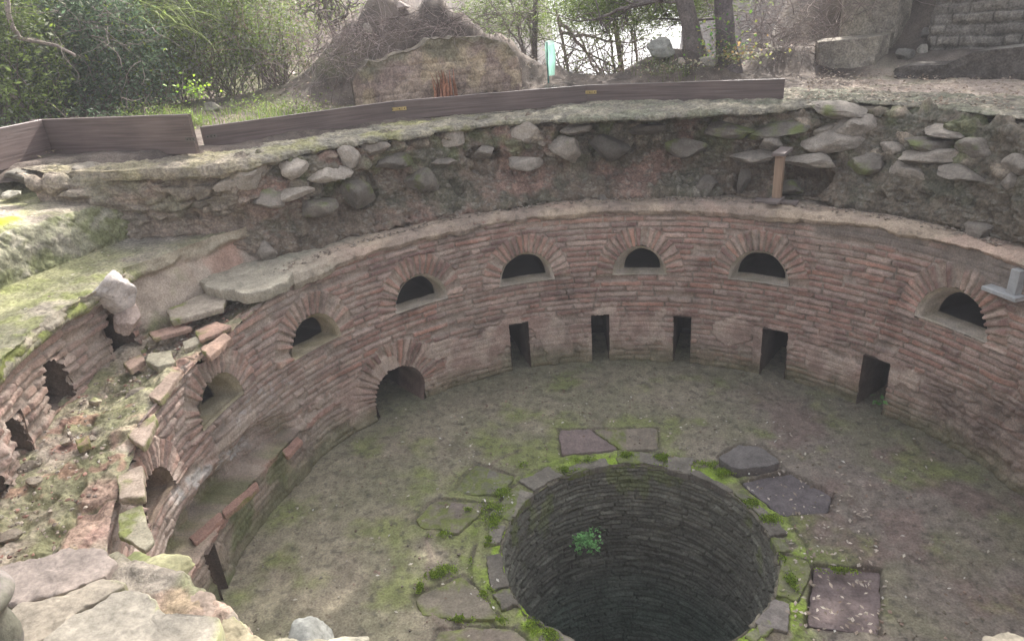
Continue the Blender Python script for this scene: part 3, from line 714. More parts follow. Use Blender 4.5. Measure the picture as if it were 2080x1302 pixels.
# ------------------------------------------------------------------ pit floor and well
WX, WY, WR = .0154, .1485, 1.075
def rimr(a):   # irregular well edge
    p = np.stack([np.cos(a), np.sin(a), 0*a], -1); return WR+.022*fbm(p, 2.0, 3, 4.)+.008*fbm(p, 9, 2, 4.)
SLABS = [  # (pixel outline, colour, height of top above floor, moss, label)
 ([(1136, 873), (1196, 870), (1222, 888), (1254, 911), (1140, 922)], (.15, .118, .11), .012, .0, 'smooth purple brown paving slab at the far side of the well'),
 ([(1203, 870), (1334, 868), (1340, 911), (1262, 912), (1226, 888)], (.17, .145, .115), .012, .25, 'tan paving slab beside the purple one at the far side of the well'),
 ([(967, 940), (1043, 963), (1030, 985), (1012, 1001), (921, 996), (940, 968)], (.13, .12, .10), .035, .6, 'small dark slab with a green mossy left half, upper left of the well'),
 ([(887, 1014), (998, 1018), (968, 1045), (930, 1079), (850, 1066), (846, 1050), (864, 1030)], (.15, .125, .11), .03, .55, 'brown and mossy slab left of the bright moss patch by the well'),
 ([(939, 1163), (975, 1195), (1015, 1250), (930, 1252), (856, 1242), (840, 1209)], (.155, .135, .105), .045, .45, 'large kite shaped slab with moss on its left edge, left of the well'),
 ([(887, 1277), (960, 1268), (1040, 1271), (1080, 1302), (1085, 1330), (900, 1335), (880, 1302)], (.155, .13, .105), .04, .5, 'mossy slab cut off by the bottom of the picture, left of the well'),
 ([(1457, 927), (1502, 902), (1545, 905), (1586, 937), (1560, 944), (1518, 950), (1488, 947)], (.12, .11, .105), .085, .0, 'raised thick dark slab above right of the well'),
 ([(1506, 975), (1560, 962), (1606, 957), (1690, 1001), (1682, 1038), (1586, 1040)], (.105, .092, .095), -.012, .0, 'sunken smooth dark slab strewn with leaves, right of the raised slab'),
 ([(1655, 1142), (1790, 1156), (1786, 1284), (1640, 1266)], (.125, .098, .095), -.018, .0, 'sunken reddish brown square slab right of the well'),
 ([(1573, 1208), (1604, 1219), (1601, 1274), (1532, 1259)], (.145, .13, .12), .045, .0, 'plain grey angular slab on the lower right edge of the well'),
 ([(1590, 1122), (1640, 1135), (1650, 1150), (1622, 1218), (1577, 1200)], (.13, .12, .09), .03, .7, 'bright mossy slab on the right edge of the well'),
]
def polyrad(q, c0, A):
    q = np.array(q, float); N = len(q); out = np.zeros(len(A))
    for k, a in enumerate(A):
        dx, dy = math.cos(a), math.sin(a); best = None
        for i in range(N):
            p1 = q[i]-c0; p2 = q[(i+1) % N]-c0; e = p2-p1; den = dx*e[1]-dy*e[0]
            if abs(den) < 1e-9: continue
            t = (p1[0]*e[1]-p1[1]*e[0])/den; u = (p1[0]*dy-p1[1]*dx)/den
            if t > 0 and -1e-6 <= u <= 1+1e-6: best = t if best is None else max(best, t)
        out[k] = best if best else .05
    return out
def floor():
    a = np.arange(0, 2*math.pi, .0042)
    e = rimr(a)
    t = np.linspace(0, 1, 230)
    rr = e[:, None]+t[None, :]**1.12*(3.95-e[:, None])
    A = np.repeat(a[:, None], len(t), 1)
    X = WX+rr*np.cos(A); Y = WY+rr*np.sin(A); Z = 0*X
    P = np.stack([X, Y, Z], -1); dr = np.hypot(X, Y); wr = rr-WR
    Z = .018*fbm(P, 1.4, 4, 3.)+.010*fbm(P, 7, 4, 3.)+.004*fbm(P, 28, 3, 3.)
    Z = Z-.018*ss(.62, .30, wr+.10*fbm(P, 2.6, 3, 8.))       # worn channel next to the kerb
    ring = np.exp(-((wr-.60-.08*fbm(P, 2.6, 3, 8.))/.03)**2)*ss(-.1, .2, fbm(P, 1.7, 3, 81.)+.1); Z = Z+.012*ring
    # sockets of vanished tile pillars: shallow round prints
    for k, (px, py, q) in enumerate([(1894, 900, .17), (1790, 882, .15), (1135, 733, .16), (1082, 765, .16), (1290, 733, .15), (1660, 845, .16), (1900, 1160, .2), (1690, 790, .15), (700, 950, .16), (1520, 770, .14), (940, 850, .15)]):
        c = hz(px, py, 0); dd = np.hypot(X-c[0], Y-c[1])/q
        Z = Z-.012*ss(1.0, .8, dd)+.006*np.exp(-((dd-1.05)/.12)**2)
    halo = 0*X
    for out, cc, h, mo, lb in SLABS:
        if True:
            q = np.array([hz(*o, 0)[:2] for o in out]); c0 = q.mean(0); tb = np.linspace(-math.pi, math.pi, 361)
            ra = np.interp(np.arctan2(Y-c0[1], X-c0[0]), tb, polyrad(q, c0, tb))*(1+.05*fbm(P, 6, 3, 4.))
            qd = np.hypot(X-c0[0], Y-c0[1])/ra; halo = np.maximum(halo, ss(1.16, 1.05, qd+.10*fbm(P, 9, 3, 6.)))
            Z = Z-(.07 if h < 0 else .016)*ss(1.07, 1.0, qd)
    ang = np.degrees(np.arctan2(Y-WY, X-WX))
    right = ss(-.6, 1.6, X-.25*Y)
    c = mix(np.array([.265, .235, .17]), np.array([.205, .175, .15]), right)
    c = mix(c, np.array([.185, .178, .115]), ss(-.25, .3, fbm(P, 1.1, 5, 3.))*.65)
    c = mix(c, np.array([.19, .142, .125]), ss(.05, .4, fbm(P, 1.7, 4, 13.))*(.2+.6*right))
    # moss: strongest left of and around the well
    ml = np.exp(-((ang-178+360) % 360-0)**2/1e9)
    dleft = ss(1.2, -1.4, X)*ss(1.55, .15, wr)
    ms = ss(-.15, .5, fbm(P, 1.8, 5, 23.)+.55*dleft-.22+.14*ss(.6, .1, wr))
    c = mix(c, np.array([.19, .215, .075]), ms*.8)
    far = ss(2.6, 3.3, dr)*ss(.5, 2, Y)
    c = mix(c, np.array([.155, .15, .10]), far*.6)
    c = mix(c, np.array([.10, .08, .065]), halo*.55)
    jw = np.abs(wr-.245-.05*fbm(P, 3, 3, 7.)); c = mix(c, np.array([.09, .075, .06]), ss(.03, .012, jw)*ss(-.3, .0, fbm(P, 2, 3, 71.))*.8); Z = Z-.012*ss(.03, .012, jw)
    bm = ss(.44, .02, wr+.15*fbm(P, 4, 4, 6.))*ss(-.05, .28, fbm(P, 3.1, 4, 53.)+.10)
    bm = bm*(1-.6*halo); c = mix(c, np.array([.25, .36, .04]), bm*.9); Z = Z+bm*(.012+.012*fbm(P, 25, 3, 3.))
    cr = ss(.14, .0, np.abs(fbm(P, 1.3, 4, 91.)))*ss(.8, .2, wr)*.0
    c = mix(c, np.array([.17, .13, .11]), ring*.6)
    spk = ss(.33, .5, fbm(P, 16, 3, 66.)); c = mix(c, np.array([.08, .07, .06]), spk*.5)
    c = c*(1+.30*fbm(P, 11, 5, 35.))[..., None]
    P[..., 2] = Z
    o = sheet('floor', P, c, 'soil', None, None, True)
    setp(o, kind='structure')
floor()
well = empty('well', (WX, WY, 0), 'round brick lined well shaft open in the middle of the pit floor', 'well')
def put(o, parent):
    o.parent = parent; o.matrix_parent_inverse = Matrix.Translation(-Vector(parent.location)); return o
def shaft():
    a = np.arange(0, 2*math.pi, .0070); z = np.linspace(.012, -3.3, 330)
    A, Z = np.meshgrid(a, z, indexing='ij')
    e = rimr(a)[:, None]
    s = A*WR; P = np.stack([np.cos(A)*WR, np.sin(A)*WR, Z], -1)
    d, idh = bricks(s, Z, .045, .26, .014, 90, 1.2)
    h, c = shade_bricks(d, idh, P, np.clip(.35+.4*fbm(P, 2, 3, 3.), 0, 1))
    h = h*1.1+.02*fbm(P, 2, 3, 2.)+ss(-.03, .0, Z)*.0
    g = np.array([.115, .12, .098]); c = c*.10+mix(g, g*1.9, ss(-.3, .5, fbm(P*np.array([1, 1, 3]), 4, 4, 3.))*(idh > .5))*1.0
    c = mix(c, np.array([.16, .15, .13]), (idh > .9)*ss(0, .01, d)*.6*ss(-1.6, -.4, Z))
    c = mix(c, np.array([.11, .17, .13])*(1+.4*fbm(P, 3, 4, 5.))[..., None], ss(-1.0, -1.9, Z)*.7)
    c = mix(c, np.array([.16, .2, .05]), ss(.25, .5, fbm(P*np.array([1, 1, .6]), 3, 4, 15.))*ss(-.9, -.2, Z)*.5)
    c = mix(c, np.array([.19, .17, .13]), ss(-.05, .01, Z))
    r = e*ss(-.5, 0, Z)+WR*(1-ss(-.5, 0, Z))
    h = h+.02*(((idh*57.3) % 1)-.5)*ss(0, .01, d)
    P2 = np.stack([WX+np.cos(A)*(r-h+.01), WY+np.sin(A)*(r-h+.01), Z], -1)
    put(sheet('shaft', P2, c, 'shaft', None, None, True), well)
    n = 64; an = np.linspace(0, 2*math.pi, n+1)[:-1]
    V = np.concatenate([[[WX, WY, -3.2]], np.stack([WX+1.15*np.cos(an), WY+1.15*np.sin(an), np.full(n, -3.2)], -1)])
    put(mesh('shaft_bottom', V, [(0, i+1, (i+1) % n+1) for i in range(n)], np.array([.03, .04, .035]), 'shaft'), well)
shaft()
# ------------------------------------------------------------------ stones
def plate(name, poly, zt, thick, col, seed=0, mossy=0.0, parent=None, rough=.008, edge=.012, tilt=(0, 0), m='stone', mcol=None, jag=.012):
    """irregular flat stone from a plan outline (star-shaped)"""
    q = np.array(poly, float); c0 = q.mean(0); n = 110; K = 14
    dv = q-c0; an = np.arctan2(dv[:, 1], dv[:, 0]); od = np.argsort(an); q = q[od]; an = an[od]
    A = np.linspace(-math.pi, math.pi, n+1)[:-1]; rad = np.zeros(n)
    N = len(q)
    for k, a in enumerate(A):
        dx, dy = math.cos(a), math.sin(a); best = None
        for i in range(N):
            p1 = q[i]-c0; p2 = q[(i+1) % N]-c0; e = p2-p1; den = dx*e[1]-dy*e[0]
            if abs(den) < 1e-9: continue
            t = (p1[0]*e[1]-p1[1]*e[0])/den; u = (p1[0]*dy-p1[1]*dx)/den
            if t > 0 and -1e-6 <= u <= 1+1e-6: best = t if best is None else max(best, t)
        rad[k] = best if best else .05
    rad = np.convolve(np.concatenate([rad[-1:], rad, rad[:1]]), [.2, .6, .2], 'valid')
    Pn = np.stack([c0[0]+rad*np.cos(A), c0[1]+rad*np.sin(A), 0*A+seed], -1)
    rad = rad+jag*fbm(Pn, 9, 4, seed)
    f = np.linspace(0.02, 1, K)
    R2 = []; Z2 = []
    er = edge/np.maximum(rad, .02)
    for k in f: R2.append(rad*k*(1-er)); Z2.append(np.zeros(n))
    R2.append(rad*(1-er*.3)); Z2.append(np.full(n, -edge*.35)); R2.append(rad); Z2.append(np.full(n, -edge)); R2.append(rad*1.0); Z2.append(np.full(n, -thick*.5)); R2.append(rad*.97); Z2.append(np.full(n, -thick))
    Rr = np.stack(R2); Zr = np.stack(Z2)
    X = c0[0]+Rr*np.cos(A); Y = c0[1]+Rr*np.sin(A)
    P = np.stack([X, Y, zt+Zr+tilt[0]*(X-c0[0])+tilt[1]*(Y-c0[1])], -1)
    P[..., 2] += rough*fbm(P, 6, 4, seed)+rough*.4*fbm(P, 22, 3, seed)
    P[..., 0] += .3*rough*fbm(P, 20, 3, seed+3); P[..., 1] += .3*rough*fbm(P, 20, 3, seed+5)
    cc = np.array(col)*(1+.22*fbm(P, 5, 4, seed+1)+.15*fbm(P, 20, 3, seed+8))[..., None]
    if mossy > 0:
        t = ss(.45-mossy, .75-mossy, fbm(P, 3.2, 5, seed+2)*.7+.35*ss(.5, 1, np.linspace(0, 1, Rr.shape[0]))[:, None]+.25*(X < c0[0]))
        cc = mix(cc, MOSS*1.05 if mcol is None else np.array(mcol), t*(.35+.5*ss(-.25, .25, fbm(P, 16, 4, seed+6))))
    idx = np.arange(Rr.shape[0]*n).reshape(Rr.shape[0], n); nx = np.roll(idx, -1, 1)
    F = np.stack([idx[:-1], nx[:-1], nx[1:], idx[1:]], -1).reshape(-1, 4).tolist(); F.append(idx[0].tolist()); F.append(idx[-1].tolist()[::-1])
    return mesh(name, P.reshape(-1, 3), F, cc.reshape(-1, 3), m, parent, sharp=32)
def ico(sub):
    t = (1+5**.5)/2
    V = [(-1, t, 0), (1, t, 0), (-1, -t, 0), (1, -t, 0), (0, -1, t), (0, 1, t), (0, -1, -t), (0, 1, -t), (t, 0, -1), (t, 0, 1), (-t, 0, -1), (-t, 0, 1)]
    F = [(0, 11, 5), (0, 5, 1), (0, 1, 7), (0, 7, 10), (0, 10, 11), (1, 5, 9), (5, 11, 4), (11, 10, 2), (10, 7, 6), (7, 1, 8), (3, 9, 4), (3, 4, 2), (3, 2, 6), (3, 6, 8), (3, 8, 9), (4, 9, 5), (2, 4, 11), (6, 2, 10), (8, 6, 7), (9, 8, 1)]
    V = [np.array(v)/np.linalg.norm(v) for v in V]
    for _ in range(sub):
        mid = {}; G = []
        def mp(a, b):
            k = (min(a, b), max(a, b))
            if k not in mid:
                v = V[a]+V[b]; V.append(v/np.linalg.norm(v)); mid[k] = len(V)-1
            return mid[k]
        for a, b, c in F:
            x, y, z = mp(a, b), mp(b, c), mp(c, a); G += [(a, x, z), (b, y, x), (c, z, y), (x, y, z)]
        F = G
    return np.array(V), np.array(F)
ICO = {3: ico(3), 4: ico(4)}
def rock(name, c, size, seed, col=STN, rz=0., mossy=0.0, parent=None, sub=4, flat=0.0, tilt=0., m='stone', mcol=None):
    V, F = ICO[sub]; rg = np.random.default_rng(seed)
    N = rg.normal(size=(13, 3)); N /= np.linalg.norm(N, axis=1)[:, None]; H = rg.uniform(.55, .92, 13)
    dt = V@N.T; rr = np.where(dt > .05, H/np.maximum(dt, .05), 9.)
    r = -np.log(np.exp(-rr*24).sum(1)+math.exp(-24*1.1))/24
    P = V*r[:, None]
    P = P*(1+.10*fbm(P+seed, 1.8, 4, 1.)+.05*fbm(P+seed, 6, 4, 1.))[:, None]
    P = P*np.array(size)*.5*1.3
    if flat: P[:, 2] = np.minimum(P[:, 2], size[2]*.5*(1-flat))
    ct, st = math.cos(tilt), math.sin(tilt); P = P@np.array([[1, 0, 0], [0, ct, -st], [0, st, ct]]).T
    cz, sz = math.cos(rz), math.sin(rz); P = P@np.array([[cz, -sz, 0], [sz, cz, 0], [0, 0, 1]]).T
    P = P+np.array(c)
    cc = np.array(col)*(1+.25*fbm(P, 7, 4, seed)+.15*fbm(P, 30, 3, seed+8))[:, None]
    if mossy: cc = mix(cc, MOSS if mcol is None else np.array(mcol), ss(.2-mossy*.5, .6-mossy*.5, fbm(P, 5, 4, seed+3)*.8)*.85)
    return mesh(name, P, F, cc, m, parent, sharp=38)
for k, (out, cc, h, mo, lb) in enumerate(SLABS):
    q = [hz(*o, max(h, -.02))[:2] for o in out]
    o = plate('paving_slab', q, (h*.25+.002 if h < .06 else .075) if h > 0 else -.045, .10, np.array(cc)*1.3, 10+k, mo, rough=.006, edge=.008, tilt=(0, 0), mcol=(.15, .18, .045), jag=.02)
    setp(o, lb, 'slab', 'paving slabs around the well')
# small kerb stones round the shaft
rg = np.random.default_rng(3)
aa = 0.0; k = 0
while aa < 2*math.pi-.12:
    wd = rg.uniform(.13, .48); a0, a1 = aa+.006, min(aa+wd, 2*math.pi)-.006
    dep = rg.uniform(.07, .24)
    if rg.random() < .86:
        ii = WR-.015+rg.uniform(-.02, .03); oo = WR+dep
        an = np.linspace(a0, a1, 4)
        q = [(WX+ii*math.cos(t), WY+ii*math.sin(t)) for t in an]+[(WX+oo*math.cos(a1-.02), WY+oo*math.sin(a1-.02)), (WX+oo*math.cos(a0+.02)*1.0, WY+(oo*rg.uniform(.94, 1.04))*math.sin(a0+.02))]
        mm_ = .35 if rg.random() < .5 else .0
        o = plate('kerb_stone', q, .006+rg.uniform(0, .010), .07, np.array([.19, .172, .145])*rg.uniform(.7, 1.1), 100+k, mm_, rough=.010, edge=.01, mcol=(.15, .19, .04), jag=.03)
        put(o, well); k += 1
    aa += wd+(.05 if rg.random() < .3 else 0)
# ------------------------------------------------------------------ stones sticking out of the rubble wall
ks = sorted(RB); RBA = np.array([RB[k] for k in ks])
def wall_r(d, z):
    rb = np.interp(d, ks, RBA[:, 0]); zb = np.interp(d, ks, RBA[:, 1]); rl = np.interp(d, ks, RBA[:, 2]); zt = ztop_(d)
    f = (z-zb)/(zt-zb); return float(np.interp(f, [0, .35, .6, .8, 1], [rb, rb+.06, (rb+rl)/2, rl-.02, rl]))
PST = [(925, 282, 46, 36, .40, 0), (1070, 270, 60, 38, .36, 0), (1165, 266, 52, 20, .32, 0), (1150, 300, 56, 56, .36, .1), (1072, 332, 62, 26, .30, 0), (985, 308, 30, 28, .28, 0), (500, 352, 84, 50, .42, 0), (592, 340, 48, 38, .36, 0),
       (375, 362, 118, 32, .40, 0), (462, 374, 50, 28, .36, 0), (665, 350, 74, 32, .42, 0), (708, 320, 40, 42, .38, 0), (598, 392, 66, 22, .40, 0), (1740, 256, 82, 50, .30, 0), (1684, 264, 44, 26, .24, .1), (1692, 290, 92, 32, .30, 0),
       (1566, 292, 50, 30, .30, 0), (1530, 318, 74, 20, .28, 0), (1648, 328, 84, 26, .28, 0), (1930, 270, 72, 20, .27, 0), (1885, 318, 98, 26, .28, 0), (1842, 348, 62, 34, .30, 0), (1815, 299, 36, 20, .28, 0), (1756, 332, 66, 36, .17, .2),
       (2066, 328, 54, 38, .26, 0), (1960, 356, 74, 24, .22, 0), (2052, 372, 34, 34, .24, 0), (1990, 470, 60, 30, .22, 0), (350, 432, 116, 52, .30, .1), (335, 466, 104, 36, .22, .3), (545, 402, 60, 40, .26, .2), (640, 425, 70, 44, .20, .3),
       (545, 512, 32, 36, .32, 0), (1225, 400, 30, 18, .2, 0), (860, 370, 60, 40, .18, .2), (800, 330, 70, 24, .16, .4), (900, 330, 46, 14, .26, 0), (1480, 262, 90, 26, .17, .5), (1590, 262, 110, 30, .17, .5), (1400, 300, 70, 30, .15, .2),
       (1510, 370, 22, 40, .16, 0), (1430, 380, 40, 34, .15, 0), (1980, 300, 60, 30, .18, .4), (1700, 222, 90, 22, .25, .2), (730, 390, 60, 50, .18, .3), (440, 400, 90, 30, .24, .2), (760, 300, 50, 24, .26, .1), (1320, 262, 60, 20, .15, 0), (1890, 290, 90, 26, .17, .8), (1240, 300, 60, 40, .12, 0), (1600, 385, 60, 26, .13, .2)]
for k, (px, py, wx, wy, tone, mo) in enumerate(PST):
    r = 3.7
    for _ in range(6):
        p = hr(px, py, r); r = wall_r(math.degrees(math.atan2(p[1], p[0])), min(p[2], 2.8))+.035
    dist = float((p-CP)@FW); a = math.atan2(p[1], p[0])
    sx, sz = wx/CF*dist, wy/CF*dist
    col = np.array([1., .87, .74])*tone*rg.uniform(.7, .98)
    rock('stone', p, (sx*.5+.10, sx*1.02, sz*1.0), 300+k, col, a, mo, rubble_wall, 3, mcol=(.13, .15, .05), tilt=.15*math.sin(k*2.1))
# ------------------------------------------------------------------ plates in the corridor and broken pieces
TB = [([(383, 1092), (446, 1040), (454, 1052), (397, 1106)], 'red edge tile at the near end of the low bench'), ([(448, 1038), (520, 978), (526, 990), (456, 1050)], 'pale red edge tile in the middle of the low bench'), ([(572, 918), (604, 886), (614, 895), (584, 928)], 'short red tile at the far end of the low bench')]
for k, (out, lb) in enumerate(TB):
    q = [hz(*o, .51)[:2] for o in out]; o = plate('edge_tile', q, .515, .045, (.33, .2, .16), 280+k, .1, m='masonry', edge=.006); setp(o, lb, 'tile', 'edge tiles of the low bench')
TL = [([(338, 626), (430, 586), (462, 596), (452, 622), (345, 650)], 1.86, .05, (.33, .28, .23)), ([(345, 640), (440, 588), (446, 604), (352, 662)], 1.80, .05, (.30, .13, .095)),
      ([(395, 668), (440, 650), (470, 660), (404, 690)], 1.79, .035, (.33, .17, .13)), ([(300, 672), (370, 655), (390, 662), (310, 686)], 1.78, .035, (.36, .20, .16)), ([(405, 705), (455, 672), (470, 682), (425, 722)], 1.79, .045, (.35, .20, .15)),
      ([(300, 715), (345, 708), (355, 730), (318, 742), (295, 730)], 1.75, .06, (.30, .28, .20)), ([(248, 735), (285, 715), (292, 728), (262, 748)], 1.73, .05, (.34, .21, .17)), ([(370, 690), (405, 676), (410, 690), (372, 706)], 1.77, .04, (.33, .30, .22)),
      ([(150, 890), (178, 880), (182, 896), (155, 905)], 1.66, .05, (.30, .15, .11)), ([(235, 960), (290, 940), (292, 1005), (240, 1010)], 1.63, .05, (.38, .29, .23)), ([(255, 880), (312, 835), (318, 850), (290, 905)], 1.67, .05, (.36, .26, .21)),
      ([(300, 800), (352, 745), (368, 752), (322, 812)], 1.72, .05, (.35, .24, .19)), ([(235, 1035), (285, 1015), (310, 1090), (290, 1110), (240, 1080)], 1.60, .06, (.24, .24, .11))]
for k, (out, z, tk, cc) in enumerate(TL):
    q = [hz(*o, z)[:2] for o in out]
    if k == 12: tk, z, cc = .03, 1.585, (.3, .28, .2)
    o = plate('tile_fragment', q, z-.012, tk, mix(np.array(cc), np.array([.33, .28, .22]), .4), 200+k, .15, rough=.008, edge=.008, m='masonry')
    setp(o, ['broad broken plaster topped slab piece beside the plaster ledge end', 'dark red tile edge under the plaster topped piece', 'thin red tile piece nearest the upper brick edge', 'long pinkish tile fragment in the rubble below the plaster corner',
             'thick pinkish brick lying on the wall top beside the brick edge', 'rounded mossy grey lump among the tiles', 'small orange brown tile left of the mossy grey lump', 'little pale grey fragment between two tiles', 'small dark red brick lying alone on the dusty wall top',
             'flat pale tan tile at the wall edge by the lowest arch', 'tan tile along the brick edge above the lowest arch', 'reddish edge tile beside the second niche arch', 'moss covered block below the lowest arch'][k], 'tile', 'tile fragments on the broken wall top')
q = [hz(*o, 1.93)[:2] for o in [(396, 572), (412, 552), (470, 540), (570, 528), (598, 560), (572, 580), (540, 592), (498, 602), (470, 592), (436, 590)]]
o = plate('ledge_end', q, 1.945, .10, (.33, .295, .235), 290, .0, m='masonry', rough=.016, edge=.012, jag=.035, parent=brick_wall)
rg = np.random.default_rng(12)
# loose white stone block at the top of the flue hole
wb = rock('stone_block', hr(228, 592, 3.98), (.24, .25, .27), 79, (.46, .41, .38), R_(176), 0, None, 4, tilt=.2)
setp(wb, 'smooth whitish block set over the dark hole at the end of the mossy step', 'stone')
wb = rock('stone_block', hr(262, 648, 3.92), (.16, .26, .14), 78, (.37, .29, .25), R_(200), 0, None, 4, tilt=-.3)
setp(wb, 'pinkish wedge stone leaning right of the dark hole', 'stone')
# loose lumps on the wall core
for k in range(20):
    th = R_(rg.uniform(164, 214)); r = rg.uniform(3.42, 3.95); s = rg.uniform(.04, .09)
    z = np.interp(math.degrees(th), [164, 175, 185, 195, 214], [1.72, 1.66, 1.62, 1.58, 1.53])
    o = rock('rubble_lump', (r*math.cos(th), r*math.sin(th), z+s*.12), (s, s*rg.uniform(.6, 1.5), s*.6), 500+k, np.array([.28, .235, .185])*rg.uniform(.7, 1.2), rg.uniform(0, 6), rg.choice([0, .5, .9]), mcol=(.19, .20, .08))
    o.parent = core
# ------------------------------------------------------------------ foreground flagstones
FG = [([(0, 1150), (60, 1137), (140, 1112), (214, 1113), (236, 1140), (210, 1168), (130, 1205), (55, 1222), (-40, 1210)], 2.34, .16, (.45, .385, .34), .0, 'rough pinkish white stone at the lower left, farthest of the rim stones'),
      ([(40, 1224), (130, 1206), (208, 1170), (252, 1184), (165, 1238), (70, 1310), (-30, 1320)], 2.36, .14, (.39, .35, .285), .22, 'long flat yellowish rim stone with a thin crack along it'),
      ([(170, 1240), (256, 1190), (300, 1205), (335, 1240), (440, 1254), (445, 1275), (420, 1330), (70, 1330)], 2.37, .15, (.38, .355, .30), .2, 'largest flat pale rim stone at the bottom of the picture'),
      ([(372, 1213), (402, 1200), (458, 1243), (450, 1262), (400, 1250)], 2.30, .14, (.42, .34, .28), .0, 'small pinkish rim stone overhanging the pit'),
      ([(462, 1246), (540, 1300), (560, 1330), (430, 1335), (450, 1270)], 2.31, .14, (.40, .36, .25), .25, 'yellow lichened rim stone at the bottom beside the grey rocks'),
      ([(214, 1140), (256, 1168), (250, 1184), (212, 1162), (200, 1150)], 2.28, .13, (.33, .21, .165), .0, 'reddish broken brick wedged between the pale rim stones')]
for k, (out, z, tk, cc, mo, lb) in enumerate(FG):
    q = np.array([hz(*o, z)[:2] for o in out]); q = q.mean(0)+(q-q.mean(0))*1.035
    o = plate('rim_stone', q, z, tk, np.array(cc)*np.array([.60, .575, .56]), 240+k, mo*.5, rough=.013, edge=.008, jag=.03, mcol=(.27, .27, .14))
    setp(o, lb, 'stone', 'flat rim stones in the foreground')
for k, (px, py, z, sx, sz, cc, lb) in enumerate([(608, 1322, 2.26, .17, .10, (.17, .17, .155), 'grey pitted rock on the rim at the bottom of the picture'), (695, 1334, 2.29, .14, .06, (.26, .24, .19), 'pale rock tip beside the grey pitted rock at the bottom'),
                                       (610, 1345, 2.28, .2, .08, (.22, .20, .15), 'yellowish rock in front of the grey pitted rock'), (2092, 1346, 2.31, .14, .06, (.25, .22, .17), 'pale rock tip in the lower right corner'),
                                       (320, 1170, 2.08, .17, .08, (.33, .31, .18), 'mossy yellow green clod under the pinkish rim stone'), (275, 1150, 2.02, .14, .09, (.24, .25, .11), 'dark green mossy clod beside the reddish broken brick'),
                                       (352, 1200, 2.12, .13, .08, (.38, .31, .24), 'rough tan clod at the pit edge behind the small pinkish stone')]):
    p = hz(px, py, z); o = rock('rock', p-np.array([0, 0, sz*.3]), (sx, sx*1.15, sz*1.2), 400+k, cc, k*1.3, .25 if k in (2, 4, 5) else 0, None, 4, mcol=(.28, .29, .12))
    setp(o, lb, 'rock')
# turned stone piece at the left edge
def turned():
    c = hz(-14, 1320, 2.42)
    prof_ = [(0, .30), (.085, .298), (.105, .285), (.112, .262), (.108, .25), (.095, .235), (.078, .215), (.072, .19), (.078, .16), (.084, .12), (.078, .08), (.060, .04), (.055, .0), (.06, -.03), (.09, -.06), (0, -.06)]
    n = 48; V = []
    for r, z in prof_:
        for k in range(n): a = 2*math.pi*k/n; V.append((c[0]+r*math.cos(a), c[1]+r*math.sin(a), c[2]+z-.08))
    V = np.array(V); V = V+.004*np.stack([fbm(V, 14, 3, 1.), fbm(V, 14, 3, 2.), fbm(V, 14, 3, 3.)], -1)
    F = [(i*n+k, i*n+(k+1) % n, (i+1)*n+(k+1) % n, (i+1)*n+k) for i in range(len(prof_)-1) for k in range(n)]
    cc = mix(np.array([.15, .13, .12]), np.array([.11, .105, .08]), ss(-.2, .3, fbm(V, 7, 4, 3.)))
    o = mesh('carved_stone', V, F, cc, 'stone'); setp(o, 'weathered carved stone knob standing at the lower left edge', 'stone')
turned()
# ------------------------------------------------------------------ planks and metal plates
def wood(name, c1, c2, sc=(1, 1, 1), rough=.6):
    mm = bpy.data.materials.new(name); mm.use_nodes = True; n = mm.node_tree; L = n.links; b = n.nodes['Principled BSDF']
    tc = n.nodes.new('ShaderNodeTexCoord'); mp = n.nodes.new('ShaderNodeMapping'); mp.inputs['Scale'].default_value = sc
    L.new(tc.outputs['Object'], mp.inputs[0])
    t = n.nodes.new('ShaderNodeTexNoise'); t.inputs['Scale'].default_value = 3; t.inputs['Detail'].default_value = 7; t.inputs['Distortion'].default_value = .6; L.new(mp.outputs[0], t.inputs['Vector'])
    t2 = n.nodes.new('ShaderNodeTexNoise'); t2.inputs['Scale'].default_value = 2.2; t2.inputs['Detail'].default_value = 4; L.new(tc.outputs['Object'], t2.inputs['Vector'])
    cr = n.nodes.new('ShaderNodeValToRGB'); cr.color_ramp.elements[0].position = .3; cr.color_ramp.elements[1].position = .7
    cr.color_ramp.elements[0].color = (*c1, 1); cr.color_ramp.elements[1].color = (*c2, 1); L.new(t.outputs['Fac'], cr.inputs[0])
    mx = n.nodes.new('ShaderNodeMix'); mx.data_type = 'RGBA'; mx.blend_type = 'MULTIPLY'; mx.inputs[0].default_value = .55
    L.new(cr.outputs[0], mx.inputs[6]); cr2 = n.nodes.new('ShaderNodeValToRGB'); cr2.color_ramp.elements[0].color = (.5, .5, .5, 1); cr2.color_ramp.elements[0].position = .35; cr2.color_ramp.elements[1].position = .65
    L.new(t2.outputs['Fac'], cr2.inputs[0]); L.new(cr2.outputs[0], mx.inputs[7]); L.new(mx.outputs[2], b.inputs['Base Color'])
    b.inputs['Roughness'].default_value = rough; bp = n.nodes.new('ShaderNodeBump'); bp.inputs['Distance'].default_value = .003; L.new(t.outputs['Fac'], bp.inputs['Height']); L.new(bp.outputs[0], b.inputs['Normal'])
    return mm
M['plank'] = wood('plank_wood', (.080, .054, .050), (.170, .125, .115), (.5, 16, 16), .55)
M['prop'] = wood('prop_wood', (.24, .155, .105), (.38, .26, .18), (14, 14, .8), .7)
M['grey_wood'] = wood('grey_wood', (.14, .11, .10), (.22, .18, .165), (1, 12, 12), .8)
M['metal'] = mat('metal_plate', .5, 40, .25, 0, base=(.36, .27, .12)); M['metal'].node_tree.nodes['Principled BSDF'].inputs['Metallic'].default_value = .5
M['dull'] = mat('dull_metal', .55, 40, .25, 0, base=(.13, .115, .105)); M['dull'].node_tree.nodes['Principled BSDF'].inputs['Metallic'].default_value = .6
